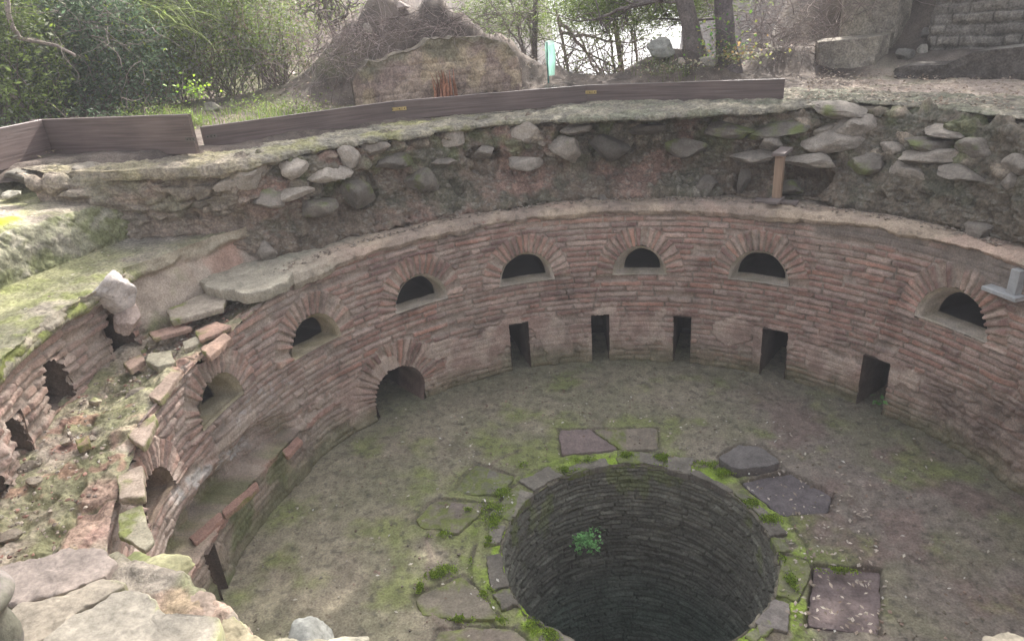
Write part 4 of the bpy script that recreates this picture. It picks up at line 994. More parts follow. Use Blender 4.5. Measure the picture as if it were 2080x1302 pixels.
M['hole'] = mat('dark_hole', .9, 40, .1, 0, base=(.03, .025, .02))
def boxm(name, L, W, H, m, bev=.004, seg=1, wavy=0.0, seed=0, taper=None, notch=None):
    """box x 0..L, y -W..0, z 0..H, subdivided along x, bevelled"""
    n = max(2, int(L/.03)); xs = np.linspace(0, L, n)
    b_ = bev
    cs = [(-b_, 0), (-W+b_, 0), (-W, b_), (-W, H-b_), (-W+b_, H), (-b_, H), (0, H-b_), (0, b_)]
    V = []
    for x in xs:
        for y, z in cs:
            zz = z; yy = y
            if wavy: yy += wavy*float(pn(x*2.2, 0, seed)); zz += wavy*.5*float(pn(x*1.7, 3, seed))
            if notch and z > H*.5 and notch[0] < x: zz -= notch[1]*min(1, (x-notch[0])/.03)
            V.append((x, yy, zz))
    k = 8; F = [(i*k+j, i*k+(j+1) % k, (i+1)*k+(j+1) % k, (i+1)*k+j) for i in range(n-1) for j in range(k)]
    F.append(tuple(range(k))[::-1]); F.append(tuple((n-1)*k+j for j in range(k)))
    return mesh(name, V, F, None, m, None, smooth=False)
def place_seg(o, a, b, lift=0.0):
    a = np.array(a, float); b = np.array(b, float); d = b-a; L = np.linalg.norm(d); x = d/L
    y = np.cross([0, 0, 1.], x); y /= np.linalg.norm(y); z = np.cross(x, y)
    mm = Matrix.Identity(4)
    for i in range(3): mm[i][0] = x[i]; mm[i][1] = y[i]; mm[i][2] = z[i]; mm[i][3] = a[i]+lift*z[i]
    o.matrix_world = mm
# bottom corners (pixels), height of the ground there, plank height
PL = [((-60, 362), (103, 318), 2.94, 2.94, (103, 240), 'weathered brown plank end at the left edge of the picture'), ((92, 316), (408, 311), 2.94, 2.94, (400, 230), 'tall reddish brown plank standing left of the corner joint'),
      ((416, 302), (803, 244), 2.92, 2.89, (803, 205), 'dark purplish plank running right from the corner joint'), ((804, 244), (1193, 210), 2.89, 2.86, (1193, 168), 'brown plank between the two brass plates'), ((1194, 210), (1592, 201), 2.86, 2.86, (1592, 152), 'rightmost plank with a split end')]
ends = []
HH = 0
for k, (a, b, za, zb, tp, lb) in enumerate(PL):
    A = hz(*a, za); B = hz(*b, zb)
    L = np.linalg.norm(B-A)
    # height from the pixel of the top of the right end
    d = ray(*tp); t = ((B[0]-CP[0])*d[0]+(B[1]-CP[1])*d[1])/(d[0]**2+d[1]**2); H = (CP+d*t)[2]-B[2]; HH = H if k == 2 else HH; H = HH if k > 2 else H; print('plank H', H)
    o = boxm('plank', L-.004, .045, H, 'plank', wavy=.004, seed=k); place_seg(o, A, B)
    setp(o, lb, 'plank', 'edging planks above the pit'); ends.append((A, B, H, L))
    for hx in (.03, .05, L-.06, L*.5):
        for hzz in (.25, .75):
            V = [(hx, -.0465, H*hzz)]+[(hx+.005*math.cos(t), -.0465, H*hzz+.005*math.sin(t)) for t in np.linspace(0, 2*math.pi, 9)[:-1]]; V += [(v[0], -.044, v[2]) for v in V[1:]]
            mesh('nail', V, [(0, i+1, (i+1) % 8+1) for i in range(8)]+[(i+1, (i+1) % 8+1, (i+1) % 8+9, i+9) for i in range(8)], None, 'dull', o)
def plate_at(name, p, dirv, L, H, m, holes, label, off=.006):
    x = np.array(dirv, float); x /= np.linalg.norm(x); y = np.cross([0, 0, 1.], x); y /= np.linalg.norm(y); z = np.cross(x, y)
    q = bpy.data.objects
    o = boxm(name, L, .004, H, m, .0008); mm = Matrix.Identity(4); p0 = np.array(p)-x*L/2-z*H/2-y*off
    for i in range(3): mm[i][0] = x[i]; mm[i][1] = y[i]; mm[i][2] = z[i]; mm[i][3] = p0[i]
    o.matrix_world = mm; setp(o, label, 'metal plate', 'metal joining plates on the planks')
    for hx in holes:
        V = [(L*hx, -.0055, H*.5)]+[(L*hx+.007*math.cos(t), -.0055, H*.5+.007*math.sin(t)) for t in np.linspace(0, 2*math.pi, 13)[:-1]]
        V += [(v[0], -.003, v[2]) for v in V[1:]]
        F = [(0, i+1, (i+1) % 12+1) for i in range(12)]+[(i+1, (i+1) % 12+1, (i+1) % 12+13, i+13) for i in range(12)]
        h = mesh('screw', V, F, None, 'hole', o)
def front(pA, pB, px, py):
    """point on the vertical front face of a plank through pixel"""
    nrm = np.cross(pB-pA, [0, 0, 1.]); nrm /= np.linalg.norm(nrm); d = ray(px, py); sgn = 1
    if nrm@(CP-pA) < 0: nrm = -nrm
    base = pA+nrm*.045*(1 if nrm@np.cross([0, 0, 1.], pB-pA) < 0 else 0)
    return CP+d*(((base-CP)@nrm)/(d@nrm)), nrm
for (px, py, i, L_, m_, lb) in [(804, 222, 3, .24, 'metal', 'brass plate with screws at the left joint of the long planks'), (1192, 188, 4, .24, 'metal', 'brass plate with screws at the right joint of the long planks'), (388, 283, 1, .11, 'dull', 'rusty plate on the reddish plank left of the corner'),
                               (428, 277, 2, .11, 'dull', 'grey plate on the purplish plank right of the corner'), (88, 276, 1, .10, 'dull', 'dark plate on the joint of the two leftmost planks')]:
    A, B, H, L = ends[i]; p, nrm = front(A, B, px, py)
    plate_at('joining_plate', p, B-A, L_, .038, m_, (.1, .34, .66, .9) if L_ > .2 else (.2, .5, .8), lb)
# ------------------------------------------------------------------ wooden prop and bracket
def free_box(name, c, sx, sy, sz, m, rz, parent=None, bev=.004):
    o = boxm(name, sx, sy, sz, m, bev); o.location = (0, 0, 0)
    mm = Matrix.Translation(Vector(c)) @ Matrix.Rotation(rz, 4, 'Z') @ Matrix.Translation(Vector((-sx/2, sy/2, 0)))
    if parent is not None:
        o.parent = parent; o.matrix_basis = Matrix.Translation(-Vector(parent.location)) @ mm
    else: o.matrix_world = mm
    return o
pb = hr(1577, 412, 3.45)
zt_ = hr(1575, 318, 3.45)[2]
prop = empty('wooden_prop', (pb[0], pb[1], 1.945), 'short upright wooden prop on two crossed boards holding up the rubble wall', 'prop')
rz = math.atan2(pb[1], pb[0])+math.pi/2
free_box('base_board', (pb[0], pb[1], 1.947), .42, .10, .026, 'grey_wood', rz, prop)
free_box('cross_board', (pb[0]*.985, pb[1]*.985, 1.974), .13, .26, .026, 'grey_wood', rz, prop)
free_box('post', (pb[0], pb[1], 2.001), .082, .075, zt_-1.98, 'prop', rz, prop)
free_box('top_board', (pb[0]*1.02, pb[1]*1.02, zt_+.022), .12, .34, .03, 'grey_wood', rz, prop)
M['whitep'] = mat('pale_paint', .6, 40, .1, 0, base=(.36, .36, .36))
tb = R_(25.4)
brk = empty('ledge_bracket', (3.27*math.cos(tb), 3.27*math.sin(tb), 1.60), 'pale grey painted wooden bracket propping the ledge at the right edge', 'bracket')
free_box('foot', (3.27*math.cos(tb+.02), 3.27*math.sin(tb+.02), 1.611), .30, .16, .035, 'whitep', tb+math.pi/2, brk)
free_box('upright', (3.27*math.cos(tb), 3.27*math.sin(tb), 1.646), .075, .075, .20, 'whitep', tb+math.pi/2, brk)
# ------------------------------------------------------------------ background masonry
def facewall(name, A, B, z0f, z1f, depth, colf, hf, lab, cat, step=.014, back=True):
    A = np.array(A, float); B = np.array(B, float); L = np.linalg.norm(B-A); x = (B-A)/L; y = np.array([x[1], -x[0]])
    if y@(np.array([0, -4.2])-A) < 0: y = -y
    n = int(L/step); u = np.linspace(0, L, n); z1 = z1f(u/L); z0 = z0f(u/L)
    k = int((z1-z0).max()/step); kt = 14; kb = 8
    s = []
    f = np.linspace(0, 1, k)
    U = np.repeat(u[:, None], k+kt+kb, 1)
    Z = np.concatenate([z0[:, None]+(z1-z0)[:, None]*f, np.repeat(z1[:, None], kt, 1)+.0, z1[:, None]+(z0-z1)[:, None]*np.linspace(.05, 1, kb)], 1)
    W = np.concatenate([np.zeros((n, k)), -np.repeat(np.linspace(.03, 1, kt)[None], n, 0)*depth, -np.full((n, kb), depth)], 1)
    # close the sides
    e = np.minimum(ss(0, .12, U), ss(0, .12, L-U)); W = W*1.0-(1-e)*depth*.5*(W > -depth*.5)
    P = np.stack([A[0]+x[0]*U+y[0]*W, A[1]+x[1]*U+y[1]*W, Z], -1); nn = normals(P)
    top = np.zeros_like(U); top[:, k:] = 1
    h, c = hf(U, Z, P, top)
    out = np.array([y[0], y[1], .3])
    P2 = P+out*h[..., None]*(1-top*.6)[..., None]
    c = c*(1+.25*fbm(P, 14, 4, 3.))[..., None]
    o = sheet(name, P2, c, 'rubble'); setp(o, lab, cat); return o
def hf_block(U, Z, P, top):
    d, idh = bricks(U, Z, .17, .42, .012, 4, 2.5)
    h = .010*ss(0, .02, d)+.09*fbm(P, 1.5, 4, 2.)+.03*fbm(P, 7, 4, 2.)
    c = mix(np.array([.33, .255, .20]), np.array([.26, .195, .165]), ss(-.2, .3, fbm(P, 2, 4, 3.)))
    c = mix(c, np.array([.38, .30, .21]), ss(.1, .4, fbm(P, 2.6, 3, 8.)))
    c = mix(c, np.array([.13, .125, .08]), ss(3.36, 3.56, Z+.25*fbm(P, 2, 4, 1.))*.75)
    c = mix(c, c*.55, ss(.002, -.006, d)*.6)
    c = mix(c, np.array([.10, .08, .06]), top*.9)
    return h, c
a = hr(722, 195, 5.5); b_ = hr(1068, 185, 5.5)
facewall('masonry_block', a[:2]+0, b_[:2]+np.array([0, 0]), lambda t: np.full_like(t, 2.85), lambda t: np.interp(t, [0, .04, .1, .32, .45, .75, .88, .95, 1], [3.25, 3.38, 3.48, 3.55, 3.68, 3.66, 3.56, 3.42, 3.2])+.05*pn(t*9, 0, 2.)+.025*pn(t*24, 0, 5.), .35, None, hf_block, 'big weathered tan masonry block standing behind the planks', 'masonry block')
def hf_dark(U, Z, P, top):
    d, idh = bricks(U, Z, .13, .34, .02, 14, 2.5)
    h = .05*ss(0, .02, d)*(idh*.8+.3)+.05*fbm(P, 2.2, 4, 2.)+.02*fbm(P, 9, 4, 2.)
    c = mix(np.array([.155, .14, .125]), np.array([.21, .19, .165]), idh)
    c = mix(c, np.array([.06, .055, .05]), ss(.006, -.006, d)*.7)
    return h, c
a = hr(1862, 145, 7.2); b_ = hr(2190, 175, 7.2)
facewall('old_brick_wall', a[:2], b_[:2], lambda t: np.full_like(t, 2.8), lambda t: np.interp(t, [0, .1, .3, 1], [3.5, 3.9, 4.4, 4.6]), .5, None, hf_dark, 'dark sooty coursed brick wall in the upper right corner', 'wall', .018)
def hf_step(U, Z, P, top):
    h = .04*fbm(P, 2.2, 4, 2.)+.02*fbm(P, 9, 4, 2.)
    c = mix(np.array([.21, .185, .155]), np.array([.27, .24, .195]), ss(-.2, .3, fbm(P, 2.5, 4, 3.)))
    return h, c
a = hr(1640, 146, 6.7); b_ = hr(1792, 142, 6.7)
facewall('stone_riser', a[:2], b_[:2], lambda t: np.full_like(t, 2.78), lambda t: np.interp(t, [0, 1], [3.24, 3.3]), .7, None, hf_step, 'low squared brown stone block behind the path', 'masonry block', .014)
a = hr(1690, 72, 7.5); b_ = hr(1835, 70, 7.5)
facewall('stone_outcrop', a[:2], b_[:2], lambda t: np.full_like(t, 3.0), lambda t: np.interp(t, [0, .2, .6, 1], [3.7, 4.1, 4.2, 3.9]), .9, None, hf_step, 'pale sloping stone outcrop above the squared block', 'outcrop', .018)
# low dark ridges of masonry right
a = hr(1800, 148, 6.25); b_ = hr(2170, 160, 6.25)
facewall('low_masonry_ridge', a[:2], b_[:2], lambda t: np.full_like(t, 2.78), lambda t: np.interp(t, [0, .1, .35, .5, .8, 1], [2.9, 2.98, 3.0, 3.14, 3.2, 3.2]), .5, None,
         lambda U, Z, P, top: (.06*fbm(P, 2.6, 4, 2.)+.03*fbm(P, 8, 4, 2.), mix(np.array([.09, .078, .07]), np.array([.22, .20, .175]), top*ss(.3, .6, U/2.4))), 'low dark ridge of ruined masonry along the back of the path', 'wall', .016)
BR = [(570, 132, 2.98, .28, .16, (.22, .22, .17), 'mossy square boulder in the weeds left of the mound'), (622, 128, 3.05, .16, .15, (.42, .37, .33), 'pale triangular stone beside the mossy square boulder'), (590, 148, 2.98, .20, .07, (.36, .31, .27), 'flat pale stone below the triangular one'),
      (432, 222, 2.96, .24, .12, (.20, .18, .15), 'brown boulder just behind the corner of the planks'), (748, 60, 4.0, .12, .10, (.40, .35, .30), 'small pale stone on the left slope of the mound'), (818, 14, 4.05, .20, .10, (.40, .34, .31), 'pale stone on top of the mound'),
      (1338, 96, 3.28, .34, .17, (.24, .235, .21), 'grey boulder left of the tree trunks'), (1385, 128, 3.12, .14, .10, (.38, .32, .27), 'pale tan stone at the foot of the left trunk'), (1440, 128, 3.12, .22, .14, (.33, .30, .26), 'rounded stone between the trunks and the plank'),
      (1840, 112, 3.15, .20, .14, (.15, .14, .125), 'dark boulder in the earth behind the path'), (1875, 100, 3.2, .13, .12, (.26, .24, .21), 'light boulder beside the dark one behind the path'), (1885, 70, 3.4, .22, .13, (.17, .155, .14), 'rubble stone under the sooty brick wall'), (1960, 70, 3.35, .18, .1, (.15, .14, .125), 'second rubble stone under the sooty brick wall'),
      (272, 301, 2.95, .13, .08, (.30, .22, .16), 'small tan stone leaning against the tall reddish plank'), (120, 370, 2.84, .26, .05, (.50, .47, .45), 'flat whitish stone on the upper mossy step'), (30, 397, 2.76, .14, .05, (.42, .39, .32), 'small pale stone on the upper mossy step near the left edge'),
      (60, 362, 2.84, .34, .12, (.17, .155, .13), 'dark rough stone under the leftmost plank'), (180, 352, 2.86, .26, .10, (.21, .185, .15), 'brown rough stone under the tall plank'), (1030, 0, 3.6, .2, .1, (.2, .17, .15), 'dark stone at the right foot of the mound top')]
for k, (px, py, z, s, h, cc, lb) in enumerate(BR[:-1]):
    p = hz(px, py, z) if z < 2.9 else hg(px, py+4)
    if px == 1338: p = hr(1345, 104, 5.75)
    p = p+np.array([0, 0, h*.25])
    o = rock('boulder', p, (s, s*.8, h*1.15), 600+k, np.array(cc)*1.0, k*.7, .3 if k in (0, 6) else 0); setp(o, lb, 'boulder')
# ------------------------------------------------------------------ tubes (branches, twigs, trunks)
class Tubes:
    def __init__(s): s.V = []; s.F = []; s.C = []; s.n = 0
    def add(s, pts, r0, r1, col, k=5):
        pts = np.asarray(pts, float); n = len(pts)
        t = np.gradient(pts, axis=0); t /= np.linalg.norm(t, axis=1)[:, None]+1e-9
        ref = np.array([.3, .5, .81]); a = np.cross(t, ref); a /= np.linalg.norm(a, axis=1)[:, None]+1e-9; b = np.cross(t, a)
        r = np.linspace(r0, r1, n)[:, None, None]; an = np.linspace(0, 2*math.pi, k+1)[:-1]
        P = pts[:, None, :]+r*(a[:, None, :]*np.cos(an)[None, :, None]+b[:, None, :]*np.sin(an)[None, :, None])
        idx = s.n+np.arange(n*k).reshape(n, k); nx = np.roll(idx, -1, 1)
        s.F.append(np.stack([idx[:-1], nx[:-1], nx[1:], idx[1:]], -1).reshape(-1, 4)); s.V.append(P.reshape(-1, 3)); s.C.append(np.tile(np.array(col), (n*k, 1))); s.n += n*k
    def build(s, name, m='bark', parent=None):
        V = np.concatenate(s.V); Cc = np.concatenate(s.C)
        if m == 'bark': Cc = Cc*(1+.3*fbm(V, 9, 3, 3.))[:, None]
        return mesh(name, V, np.concatenate(s.F), Cc, m, parent)
def wander(p, d, L, n, rg, j=.25, grav=0.0):
    p = np.array(p, float); d = np.array(d, float); d /= np.linalg.norm(d); out = [p.copy()]
    for i in range(n):
        d = d+rg.normal(size=3)*j+np.array([0, 0, grav]); d /= np.linalg.norm(d); p = p+d*L/n; out.append(p.copy())
    return np.array(out)
def leaves(name, cen, size, cols, rg, parent=None, asp=.42, up=.35, m='leaf', droop=0.0, dirs=None):
    N = len(cen); sz = size*rg.uniform(.6, 1.35, N)[:, None]
    if dirs is None: d = rg.normal(size=(N, 3)); d[:, 2] = d[:, 2]*.6-droop
    else: d = dirs+rg.normal(size=(N, 3))*.35
    d /= np.linalg.norm(d, axis=1)[:, None]
    nrm = rg.normal(size=(N, 3))+np.array([0, 0, up*3]); sd_ = np.cross(d, nrm); sd_ /= np.linalg.norm(sd_, axis=1)[:, None]+1e-9
    cv = np.cross(sd_, d)*sz*.08
    V = np.stack([cen, cen+d*sz*.5+sd_*sz*asp*.5+cv, cen+d*sz, cen+d*sz*.5-sd_*sz*asp*.5+cv], 1)
    cols = np.repeat(np.asarray(cols)[:, None, :], 4, 1)
    F = np.arange(N*4).reshape(N, 4)
    return mesh(name, V.reshape(-1, 3), F, cols.reshape(-1, 3), m, parent, smooth=False)
def clumps(c, rad, ncl, per, rg, cr=.16, shape=(1, 1, 1)):
    """leaf centres spread in clumps through an ellipsoid shell and volume"""
    u = rg.normal(size=(ncl, 3)); u /= np.linalg.norm(u, axis=1)[:, None]; u *= (rg.uniform(.25, 1, ncl)**.5)[:, None]
    cc = np.array(c)+u*np.array(rad)
    s = cr*rg.uniform(.5, 1.4, ncl)
    P = np.repeat(cc, per, 0)+rg.normal(size=(ncl*per, 3))*np.repeat(s, per)[:, None]*np.array(shape)
    return P, np.repeat(np.arange(ncl), per), cc
LG = np.array([.16, .215, .06]); LB = np.array([.12, .18, .10]); LY = np.array([.20, .27, .04]); LP = np.array([.30, .32, .24]); LD = np.array([.035, .05, .025])
def lcol(n, idx, rg, base, var=.5, yel=.15, pale=.08):
    tone = rg.uniform(1-var, 1+var, int(idx.max())+1)[idx]*rg.uniform(.75, 1.25, n)
    c = np.array(base)*tone[:, None]
    y = rg.random(n) < yel; c[y] = LY*rg.uniform(.6, 1.2, y.sum())[:, None]
    p = rg.random(n) < pale; c[p] = LP*rg.uniform(.6, 1.2, p.sum())[:, None]
    return c
rg = np.random.default_rng(21)
def shrub(name, px, r, z0, rad, ncl, per, size, base, lab, cat='shrub', yel=.12, pale=.06, asp=.42, cr=.15, twigs=26, grp=None, tw=(.16, .125, .11), height=None, droop=0.):
    p = hr(px, 150, r); x, y = p[0], p[1]; zb = gnd(x, y)-.08
    root = empty(name, (x, y, zb), lab, cat, grp)
    c = (x, y, zb+z0+rad[2]*.9)
    P, idx, cc = clumps(c, rad, ncl, per, rg, cr)
    keep = P[:, 2] > zb+.02; P = P[keep]; idx = idx[keep]
    put(leaves('foliage', P, size, lcol(len(P), idx, rg, base, .5, yel, pale), rg, None, asp, droop=droop), root)
    T = Tubes()
    for k in range(twigs):
        tgt = cc[rg.integers(len(cc))]; b0 = np.array([x+rg.normal()*rad[0]*.3, y+rg.normal()*rad[1]*.3, zb])
        n = 9; s = np.linspace(0, 1, n)[:, None]; mid = (b0+tgt)/2+rg.normal(size=3)*.18
        pts = (1-s)**2*b0+2*s*(1-s)*mid+s**2*tgt+np.cumsum(rg.normal(size=(n, 3))*.008, 0)
        rr = rg.uniform(.004, .011); T.add(pts, rr, rr*.4, np.array(tw)*rg.uniform(.6, 1.4), 4)
        for q in range(3):
            i0 = rg.integers(3, n); T.add(wander(pts[i0], rg.normal(size=3)+np.array([0, 0, .2]), rg.uniform(.15, .5), 6, rg, .35), rr*.45, rr*.15, np.array(tw)*rg.uniform(.6, 1.5), 3)
    put(T.build('stem'), root)
    return root
SH = [(-60, 8.3, .0, (1.1, .8, 1.0), 230, 26, .050, LG*.8, 'dark tangled shrub at the left edge of the picture', .06, .03), (90, 8.9, .1, (1.0, .7, 1.1), 260, 26, .050, LB*.85, 'dark shrub with bare grey stems at the upper left', .05, .04),
      (210, 8.2, .0, (.9, .6, .9), 230, 26, .050, LB, 'bluish green leafy shrub behind the tall plank', .08, .06), (330, 8.8, .2, (.9, .6, 1.1), 260, 28, .050, LG*1.2, 'bright sunlit leafy shrub at the top left', .35, .22),
      (450, 8.6, .2, (.8, .5, .9), 190, 26, .046, LG, 'brownish twiggy shrub between the sunlit shrub and the mound', .12, .22), (560, 8.2, .3, (.7, .5, .7), 120, 24, .046, LG*1.1, 'thin airy shrub left of the mound with sky showing through', .25, .2)]
for (px, r, z0, rad, ncl, per, sz, base, lab, yel, pale) in SH:
    shrub('shrub', px, r, z0, rad, int(ncl*1.5), int(per*1.5), sz*1.15, base, lab, yel=yel, pale=pale+.03, cr=.14, twigs=60)
for (px, r, rad, base, lab) in [(-40, 10.2, (1.3, .7, 1.5), LD*1.6, 'dark dense bush behind the left edge shrubs'), (170, 10.3, (1.2, .7, 1.5), LD*1.8, 'dark dense bush behind the bluish shrub'), (360, 10.2, (1.1, .7, 1.4), LD*2, 'dense bush behind the sunlit shrub')]:
    shrub('bush', px, r, 0, rad, 260, 34, .085, base, lab, yel=.05, pale=.03, cr=.2, twigs=20)
# low weeds right behind the planks
for k, (px, r, rad, base, lab, yel) in enumerate([(-20, 7.3, (.5, .3, .16), LB*1.15, 'low bluish weeds at the left edge behind the planks', .05), (90, 7.0, (.5, .3, .15), LB*1.2, 'leafy bluish green weeds left of the tall plank end', .08), (180, 6.9, (.5, .3, .13), LB*1.1, 'weeds with small round leaves behind the tall plank', .1),
                                  (270, 6.9, (.4, .3, .16), LG*1.4, 'bright feathery weeds behind the tall plank', .4), (350, 6.4, (.35, .25, .10), LG*1.5, 'light green weeds near the corner of the planks', .5), (500, 6.7, (.4, .3, .12), LG*1.5, 'grassy weeds between the boulder and the mound', .45), (600, 6.1, (.35, .25, .10), LG*1.3, 'sparse weeds in front of the mound', .3)]):
    shrub('weed', px, r, .0, rad, 46, 16, .034, base, lab, 'weeds', yel=yel, pale=.06, cr=.07, twigs=8)
# trees ----------------------------------------------------------------
def tree(name, base, top, r0, r1, crown, lab, bark=(.13, .108, .10), leafs=True, per=30, size=.05, col=LG, limbs=6, ncl=100, seed=1, asp=.16, limbdir=None, lean=.0, cr=.2):
    g = np.random.default_rng(seed)
    root = empty(name, tuple(base), lab, 'tree')
    T = Tubes(); n = 26; s = np.linspace(0, 1, n)[:, None]
    pts = np.array(base)*(1-s)+np.array(top)*s+np.concatenate([.03*pn(s*3, 0, seed), .03*pn(s*3, 5, seed), 0*s], 1); pts[0, 2] -= .15
    T.add(pts, r0, r1, bark, 14)
    tr = T.build('trunk'); 
    V = np.zeros(len(tr.data.vertices)*3); tr.data.vertices.foreach_get('co', V); V = V.reshape(-1, 3)
    ax = np.array(base)[:2]; k = np.clip((V[:, 2]-base[2])/(top[2]-base[2]), 0, 1)[:, None]; cxy = np.array(base)[:2]*(1-k)+np.array(top)[:2]*k
    dv = V[:, :2]-cxy; an = np.arctan2(dv[:, 1], dv[:, 0]); V[:, :2] = cxy+dv*(1+.14*pn(an*4, V[:, 2]*1.5, 3.)+.12*pn(an*1.5, V[:, 2]*5, 7.)+.5*np.exp(-(V[:, 2]-base[2]).clip(0)*9))[:, None]
    tr.data.vertices.foreach_set('co', V.ravel()); put(tr, root)
    cc, rad = crown; B = Tubes(); P, idx, cl = clumps(cc, rad, ncl, per, g, cr, (1, 1, .7))
    for k in range(limbs):
        tgt = cl[g.integers(len(cl))]; b0 = pts[g.integers(n//3, n)]; m_ = (b0+tgt)/2+g.normal(size=3)*np.array([.3, .3, .15])
        q = np.linspace(0, 1, 14)[:, None]; bp = (1-q)**2*b0+2*q*(1-q)*m_+q**2*tgt+np.cumsum(g.normal(size=(14, 3))*.015, 0)
        rr = g.uniform(.018, .04); B.add(bp, rr, rr*.3, np.array(bark)*g.uniform(.8, 1.5), 6)
        for j in range(9):
            i0 = g.integers(3, 14); d = bp[min(i0, 13)]-bp[i0-2]+g.normal(size=3)*.25
            w_ = wander(bp[i0-1], d, g.uniform(.3, .9), 9, g, .22); B.add(w_, rr*.4, rr*.12, np.array(bark)*g.uniform(.8, 1.6), 4)
            for jj in range(3):
                B.add(wander(w_[g.integers(2, 9)], g.normal(size=3), g.uniform(.15, .4), 6, g, .3), rr*.16, rr*.06, np.array(bark)*g.uniform(.9, 1.8), 3)
    put(B.build('branches'), root)
    put(leaves('crown', P, size, lcol(len(P), idx, g, col, .5, .08, .05), g, None, asp), root)
    return root
def at(px, py, r): return hr(px, py, r)
b1 = at(1412, 108, 6.0); t1 = at(1366, -70, 6.25); b1[2] = gnd(b1[0], b1[1])
tree('pine_tree', b1, t1+np.array([-.2, 0, .9]), .115, .09, (at(1290, 0, 8.0), (1.3, .8, .45)), 'left of two leaning rough barked trunks behind the rightmost plank', col=LG*.9, ncl=190, limbs=9, seed=5, per=70, size=.085)
b2 = at(1485, 112, 5.9); t2 = at(1452, -70, 6.0); b2[2] = gnd(b2[0], b2[1])
tree('pine_tree', b2, t2+np.array([-.1, 0, .9]), .125, .10, (at(1330, -20, 9.0), (1.9, .9, .5)), 'right and thicker of two rough barked trunks behind the rightmost plank', col=LG*.85, ncl=130, limbs=9, seed=6, per=70, size=.085, bark=(.12, .10, .10))
def shade_canopy(root, cc, rad, ncl, per, sd, tip):  # unseen crown above the view, placed and sized to shade the pit
    g = np.random.default_rng(sd); P, idx, cl = clumps(cc, rad, ncl, per, g, .42, (1, 1, .6))
    put(leaves('shade_crown', P, .17, lcol(len(P), idx, g, LG*.8, .4, .04, .03), g, None, .40), root)
    B = Tubes()
    for k in range(16):
        tgt = cl[g.integers(len(cl))]; q = np.linspace(0, 1, 16)[:, None]; b0 = np.array(tip); m_ = (b0+tgt)/2+g.normal(size=3)*.3
        B.add((1-q)**2*b0+2*q*(1-q)*m_+q**2*tgt, .05, .012, (.2, .165, .15), 6)
    put(B.build('shade_crown_limb'), root)
pines = [o for o in bpy.data.objects if o.name.startswith('pine_tree')]
shade_canopy(pines[0], (-.2, 8.3, 8.6), (3.0, 1.5, 3.5), 230, 75, 41, t1+np.array([-.2, 0, .9]))
shade_canopy(pines[1], (4.6, 7.9, 8.3), (3.0, 1.5, 3.6), 230, 75, 42, t2+np.array([-.1, 0, .9]))
b3 = at(1050, 115, 9.2); b3[2] = -1.2; t3 = at(1090, -30, 9.4)
tree('pine_tree', b3, t3, .07, .05, (at(1030, 35, 9.6), (1.1, .7, .50)), 'slender pine beyond the cliff edge behind the masonry block', col=LG*.95, ncl=120, limbs=10, seed=8, per=60, size=.08)
b4 = at(1330, 130, 9.5); b4[2] = -1.2; t4 = at(1240, -20, 10.0)
tree('pine_tree', b4, t4, .06, .045, (at(1180, 40, 10.0), (1.6, .8, .45)), 'slanting pine with low branches beyond the planks against the bright sky', col=LG, ncl=130, limbs=14, seed=9, per=36, size=.08, cr=.17)
b5 = at(1225, 150, 9.0); b5[2] = -1.0; t5 = at(1130, 20, 9.2)
tree('young_tree', b5, t5, .04, .025, (at(1230, 110, 9.2), (1.1, .6, .45)), 'bare thin branched young tree right of the green tube', col=LY*.7, ncl=70, limbs=16, seed=10, per=14, size=.06, asp=.3, bark=(.26, .22, .20))
b6 = at(690, 60, 9.3); b6[2] = 2.9; t6 = at(640, -60, 9.3)
tree('young_tree', b6, t6, .05, .035, (at(640, 0, 9.6), (.9, .7, .5)), 'thin tree with loose foliage behind the left slope of the mound', col=LG*1.1, ncl=80, limbs=10, seed=12, per=26, size=.055, asp=.35)
# ------------------------------------------------------------------ brush tangles
def brush(name, px, py, r, rad, n, lab, col=(.17, .135, .125), L=(.3, .9), rr=(.002, .006), grav=-.02):
    c = hr(px, py, r); T = Tubes()
    for k in range(n):
        p = c+rg.normal(size=3)*np.array(rad); T.add(wander(p, rg.normal(size=3)*np.array([1, 1, .6]), rg.uniform(*L), 9, rg, .22, grav), rg.uniform(*rr), .001, np.array(col)*rg.uniform(.5, 1.9), 3)
    o = T.build(name); setp(o, lab, 'brushwood', kind='stuff'); return o
brush('dead_twigs', 1600, 40, 7.0, (.55, .4, .28), 420, 'grey tangle of dead twigs hanging behind the right trunk')
brush('dead_twigs', 1560, 90, 6.6, (.3, .3, .12), 120, 'small heap of dead twigs right of the trunk base')
brush('dead_twigs', 700, 105, 6.0, (.35, .3, .18), 260, 'dry tangled twigs on the left slope of the mound')
brush('dead_twigs', 860, 50, 6.1, (.9, .3, .10), 330, 'fine dry twigs strewn over the top of the mound')
brush('dead_twigs', 1340, 130, 6.2, (.5, .2, .05), 130, 'low dry brush behind the right planks', (.19, .14, .125))
brush('dead_twigs', 470, 60, 8.3, (.8, .4, .35), 260, 'reddish dry twigs among the shrubs at the top left', (.20, .13, .11))
brush('dead_twigs', 120, 60, 8.0, (.8, .4, .4), 260, 'grey dry twigs among the shrubs at the left', (.18, .15, .135))
# a long crooked branch at the upper left
T = Tubes(); pts = [at(12, -20, 7.4), at(18, 25, 7.4), at(30, 62, 7.4), at(44, 78, 7.4), at(75, 84, 7.4), at(112, 92, 7.3), at(150, 112, 7.2)]
pts = np.array(pts); q = np.linspace(0, len(pts)-1, 40); pts = np.stack([np.interp(q, np.arange(len(pts)), pts[:, i]) for i in range(3)], 1)+np.cumsum(rg.normal(size=(40, 3))*.002, 0)
T.add(pts, .030, .016, (.23, .19, .17), 8); o = T.build('fallen_branch'); setp(o, 'crooked bare grey branch hanging in the shrubs at the upper left', 'branch')
